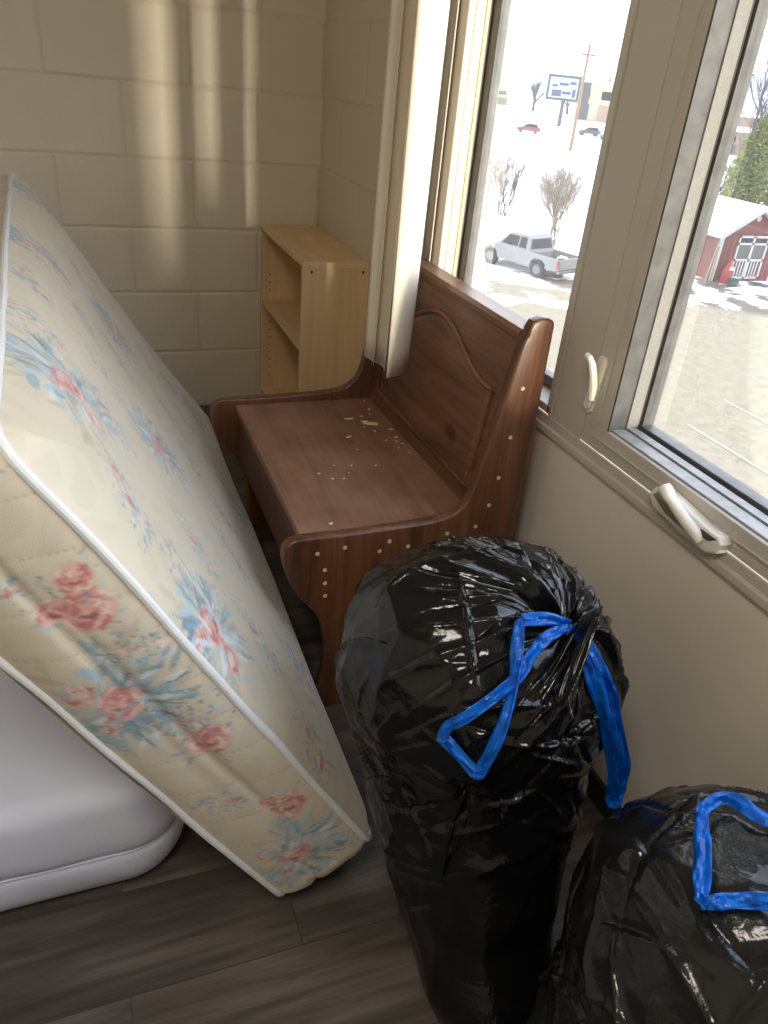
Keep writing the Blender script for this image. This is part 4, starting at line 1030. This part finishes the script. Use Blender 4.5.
# --- far cars
def car(label, paint, loc, rz):
    r = empty('parked_car', (0,0,0), label, 'car')
    pr_ = [(-2.1,.35), (-2.15,.85), (-1.9,1.0), (1.0,.98), (2.0,.82), (2.15,.6), (2.1,.35)]
    b = MB().prism(pr_, 'y', -.86, .86, bev=.06); b.prism([(-1.75,.98), (-1.45,1.50), (-.1,1.55), (.4,1.42), (1.05,.98)], 'y', -.72, .72, bev=.08); b.build('body', paint, r, local=True)
    g = MB()
    for s in (-1, 1): g.add([(-1.5,s*.73,1.04), (.75,s*.73,1.04), (.3,s*.73,1.38), (-1.35,s*.73,1.42)], [(0,1,2,3)])
    g.add([(.92,-.62,1.03), (.92,.62,1.03), (.48,.6,1.40), (.48,-.6,1.40)], [(0,1,2,3)]); g.build('windows', M['darkglass'], r, local=True)
    wheels(r, (-1.3, 1.3), .86, .33, .2); r.location = loc; r.rotation_euler = (0, 0, rz)
car('dark red car standing alone on the snowy road', M['carred'], (76,130,GZ), math.radians(150))
car('dark grey car parked right of the utility pole', M['cargrey'], (92,135,GZ), math.radians(160))
car('blue grey car cut off by the window mullion', M['carblue'], (90.6,126,GZ), math.radians(158))

# --- utility pole, billboard, far buildings
up_ = empty('utility_pole', (64,97,GZ), 'tall brown wooden utility pole outside the left window', 'utility pole')
MB().tube([(64,97,GZ), (64,97,GZ+12.6)], [.27,.17], 10).build('pole', M['pole'], up_)
MB().box(62.9,65.1,96.9,97.1,GZ+11.3,GZ+11.5).build('crossarm', M['pole'], up_)
for dx in (-.9, -.4, .4, .9): MB().tube([(64+dx,97,GZ+11.5), (64+dx,97,GZ+11.8)], .07, 6).build('insulator', M['steel'], up_)
wi = MB()
for (h, a) in ((9.6, 0), (8.6, 0)):
    wi.tube([(64-40*k/10+0, 97+55*k/10, GZ+h-1.2*math.sin(PI*k/10)) for k in range(11)], .03, 4)
    wi.tube([(64+52*k/10, 97-16*k/10, GZ+h-1.2*math.sin(PI*k/10)) for k in range(11)], .03, 4)
wi.build('wires', M['steel'], up_)
bb = empty('billboard', (101,161,GZ), 'blue and white roadside billboard on a single steel post', 'billboard')
bd_ = Vector((.83,-.56,0)); bn_ = Vector((-.56,-.83,0))
def bq(u, z, d=0): q = Vector((101,161,0))+bd_*u+bn_*d; return (q.x, q.y, z)
def slab(u0, u1, z0, z1, d0, d1):
    vs = [bq(u0,z0,d1), bq(u1,z0,d1), bq(u1,z1,d1), bq(u0,z1,d1), bq(u0,z0,d0), bq(u1,z0,d0), bq(u1,z1,d0), bq(u0,z1,d0)]
    return vs, [(0,1,2,3), (7,6,5,4), (0,4,5,1), (1,5,6,2), (2,6,7,3), (3,7,4,0)]
MB().tube([bq(.3,GZ), bq(.3,-.6)], .45, 10).build('post', M['steel'], bb)
MB().add(*slab(-3.6,3.4,-1.0,3.9,-.4,0)).build('panel_frame', M['steel'], bb)
pf_ = MB().add(*slab(-3.1,2.9,-.5,3.4,0,.12)).build('poster', M['board'], bb)
fg = MB()
for (u0, u1, z0, z1) in ((-2.4,-.4,-.2,1.0), (-.2,1.6,.3,.8), (-1.0,.9,1.9,2.4), (1.2,2.5,2.2,2.7), (-2.5,-1.4,1.6,2.0), (1.9,2.6,-.2,1.3)): fg.add(*slab(u0,u1,z0,z1,.12,.18))
fg.build('poster_print', M['boardfig'], pf_)
MB().add(*slab(4.0,5.6,-1.2,3.0,-3.4,-3.0)).build('side_panel', M['steel'], bb)
def bldg(label, x, y, w, d, h, rz, mat, n=5, roof='snow'):
    r = empty('building', (x,y,GZ), label, 'building'); r.rotation_euler = (0,0,rz)
    MB().box(-w/2, w/2, -d/2, d/2, 0, h).build('wall', M[mat], r, local=True)
    MB().box(-w/2-.3, w/2+.3, -d/2-.3, d/2+.3, h, h+.5).build('roof', M[roof], r, local=True)
    for k in range(n):
        xk = -w/2+(k+.5)*w/n; MB().box(xk-w/n*.28, xk+w/n*.28, -d/2-.05, -d/2, .3, h*.45).build('door', M['salmon' if k % 3 == 1 else 'steel'], r, local=True)
        MB().box(xk-w/n*.22, xk+w/n*.22, -d/2-.05, -d/2, h*.58, h*.8).build('window', M['darkglass'], r, local=True)
    return r
bldg('long beige two storey building beyond the billboard and pole', 152, 204, 34, 16, 9.5, math.radians(-34), 'stucco', 6)
bldg('low brown building far off beyond the evergreen', 190, 170, 60, 16, 5, math.radians(-42), 'brown_wall', 7)
bldg('pale low warehouse on the snowy horizon left of the billboard', 130, 300, 60, 18, 6, math.radians(-20), 'stucco', 6)
bldg('brown storage building on the far verge right of the bare tree', 118, 106, 36, 12, 3.6, math.radians(-44), 'brown_wall', 5)
for i, (x, y, h) in enumerate(((146,250,16), (158,248,15), (168,243,16.5), (178,240,15), (188,236,16), (112,262,13))):
    lab = 'small bare tree in the hazy row on the skyline above the beige building' if i < 5 else 'small bare tree alone on the skyline left of the billboard'
    r = empty('bare_tree', (x,y,GZ), lab, 'tree', 'trees on the skyline')
    branch_tree(r, 'branches', M['grey_twig'], (x,y,GZ), h, .8, 3, 40+i, .55, 1, kids=4)

# ------------------------------------------------------------------ light
w = bpy.data.worlds.new('sky'); scene.world = w; w.use_nodes = True; nt = w.node_tree; nt.nodes.clear()
o = nt.nodes.new('ShaderNodeOutputWorld'); bg = nt.nodes.new('ShaderNodeBackground')
tc = nt.nodes.new('ShaderNodeTexCoord'); sp = nt.nodes.new('ShaderNodeSeparateXYZ'); nt.links.new(tc.outputs['Generated'], sp.inputs[0])
cr_ = ramp(nt, [(.0, (.95,.95,.95)), (.08, (1.0,.99,.97)), (.35, (.82,.90,1.0)), (1.0, (.55,.72,1.0))]); nt.links.new(sp.outputs['Z'], cr_.inputs['Fac'])
nt.links.new(cr_.outputs['Color'], bg.inputs['Color']); bg.inputs['Strength'].default_value = SKY
nt.links.new(bg.outputs[0], o.inputs[0])
def lamp(name, kind, loc, direction, energy, color, **k):
    l = bpy.data.lights.new(name, kind); l.energy = energy; l.color = color
    for a, b in k.items(): setattr(l, a, b)
    ob = bpy.data.objects.new(name, l); COL.objects.link(ob); ob.location = loc
    ob.rotation_euler = Vector(direction).to_track_quat('-Z', 'Y').to_euler(); return ob
lamp('sun', 'SUN', (0, 40, 40), (.15, -.75, -.62), SUN, (1.0, .95, .87), angle=math.radians(.6))
# unseen lamp standing in for car park snow glint, raking along the window wall
gd = Vector((-.197, .980, .010))
lamp('snow_glare', 'AREA', Vector((-.36, 0, .96))-gd*14, gd, GLARE, (1.0, .90, .70), shape='RECTANGLE', size=.55, size_y=2.0)
lamp('room_fill', 'AREA', (-1.3, -3.3, 2.42), (0, 0, -1), ROOM, (1.0, .93, .82), shape='DISK', size=.7)  # unseen fill light added to lift the room
# sky portals in the window openings
for (y0, y1) in ((-1.80, -1.19), (-3.21, -2.03)):
    l = lamp('sky_portal', 'AREA', (.115, (y0+y1)/2, 1.37), (-1, 0, 0), 1, (1,1,1), shape='RECTANGLE', size=y1-y0, size_y=1.3)
    l.rotation_euler = Matrix(((0,0,1),(1,0,0),(0,1,0))).to_euler(); l.data.cycles.is_portal = True

# ------------------------------------------------------------------ camera
cd = bpy.data.cameras.new('camera'); cam = bpy.data.objects.new('camera', cd); COL.objects.link(cam)
cam.matrix_world = Matrix.Translation(CAM) @ CAMR.to_4x4()
cd.sensor_fit = 'VERTICAL'; cd.sensor_height = 36; cd.lens = 768.372/1024*36; cd.clip_start = .02; cd.clip_end = 2000
scene.camera = cam
scene.view_settings.view_transform = VT; scene.view_settings.look = LOOK; scene.view_settings.exposure = EXPO
scene.cycles.max_bounces = 10; scene.cycles.diffuse_bounces = 6; scene.cycles.transparent_max_bounces = 16; scene.cycles.caustics_reflective = False; scene.cycles.caustics_refractive = False
scene.cycles.sample_clamp_indirect = 4.0
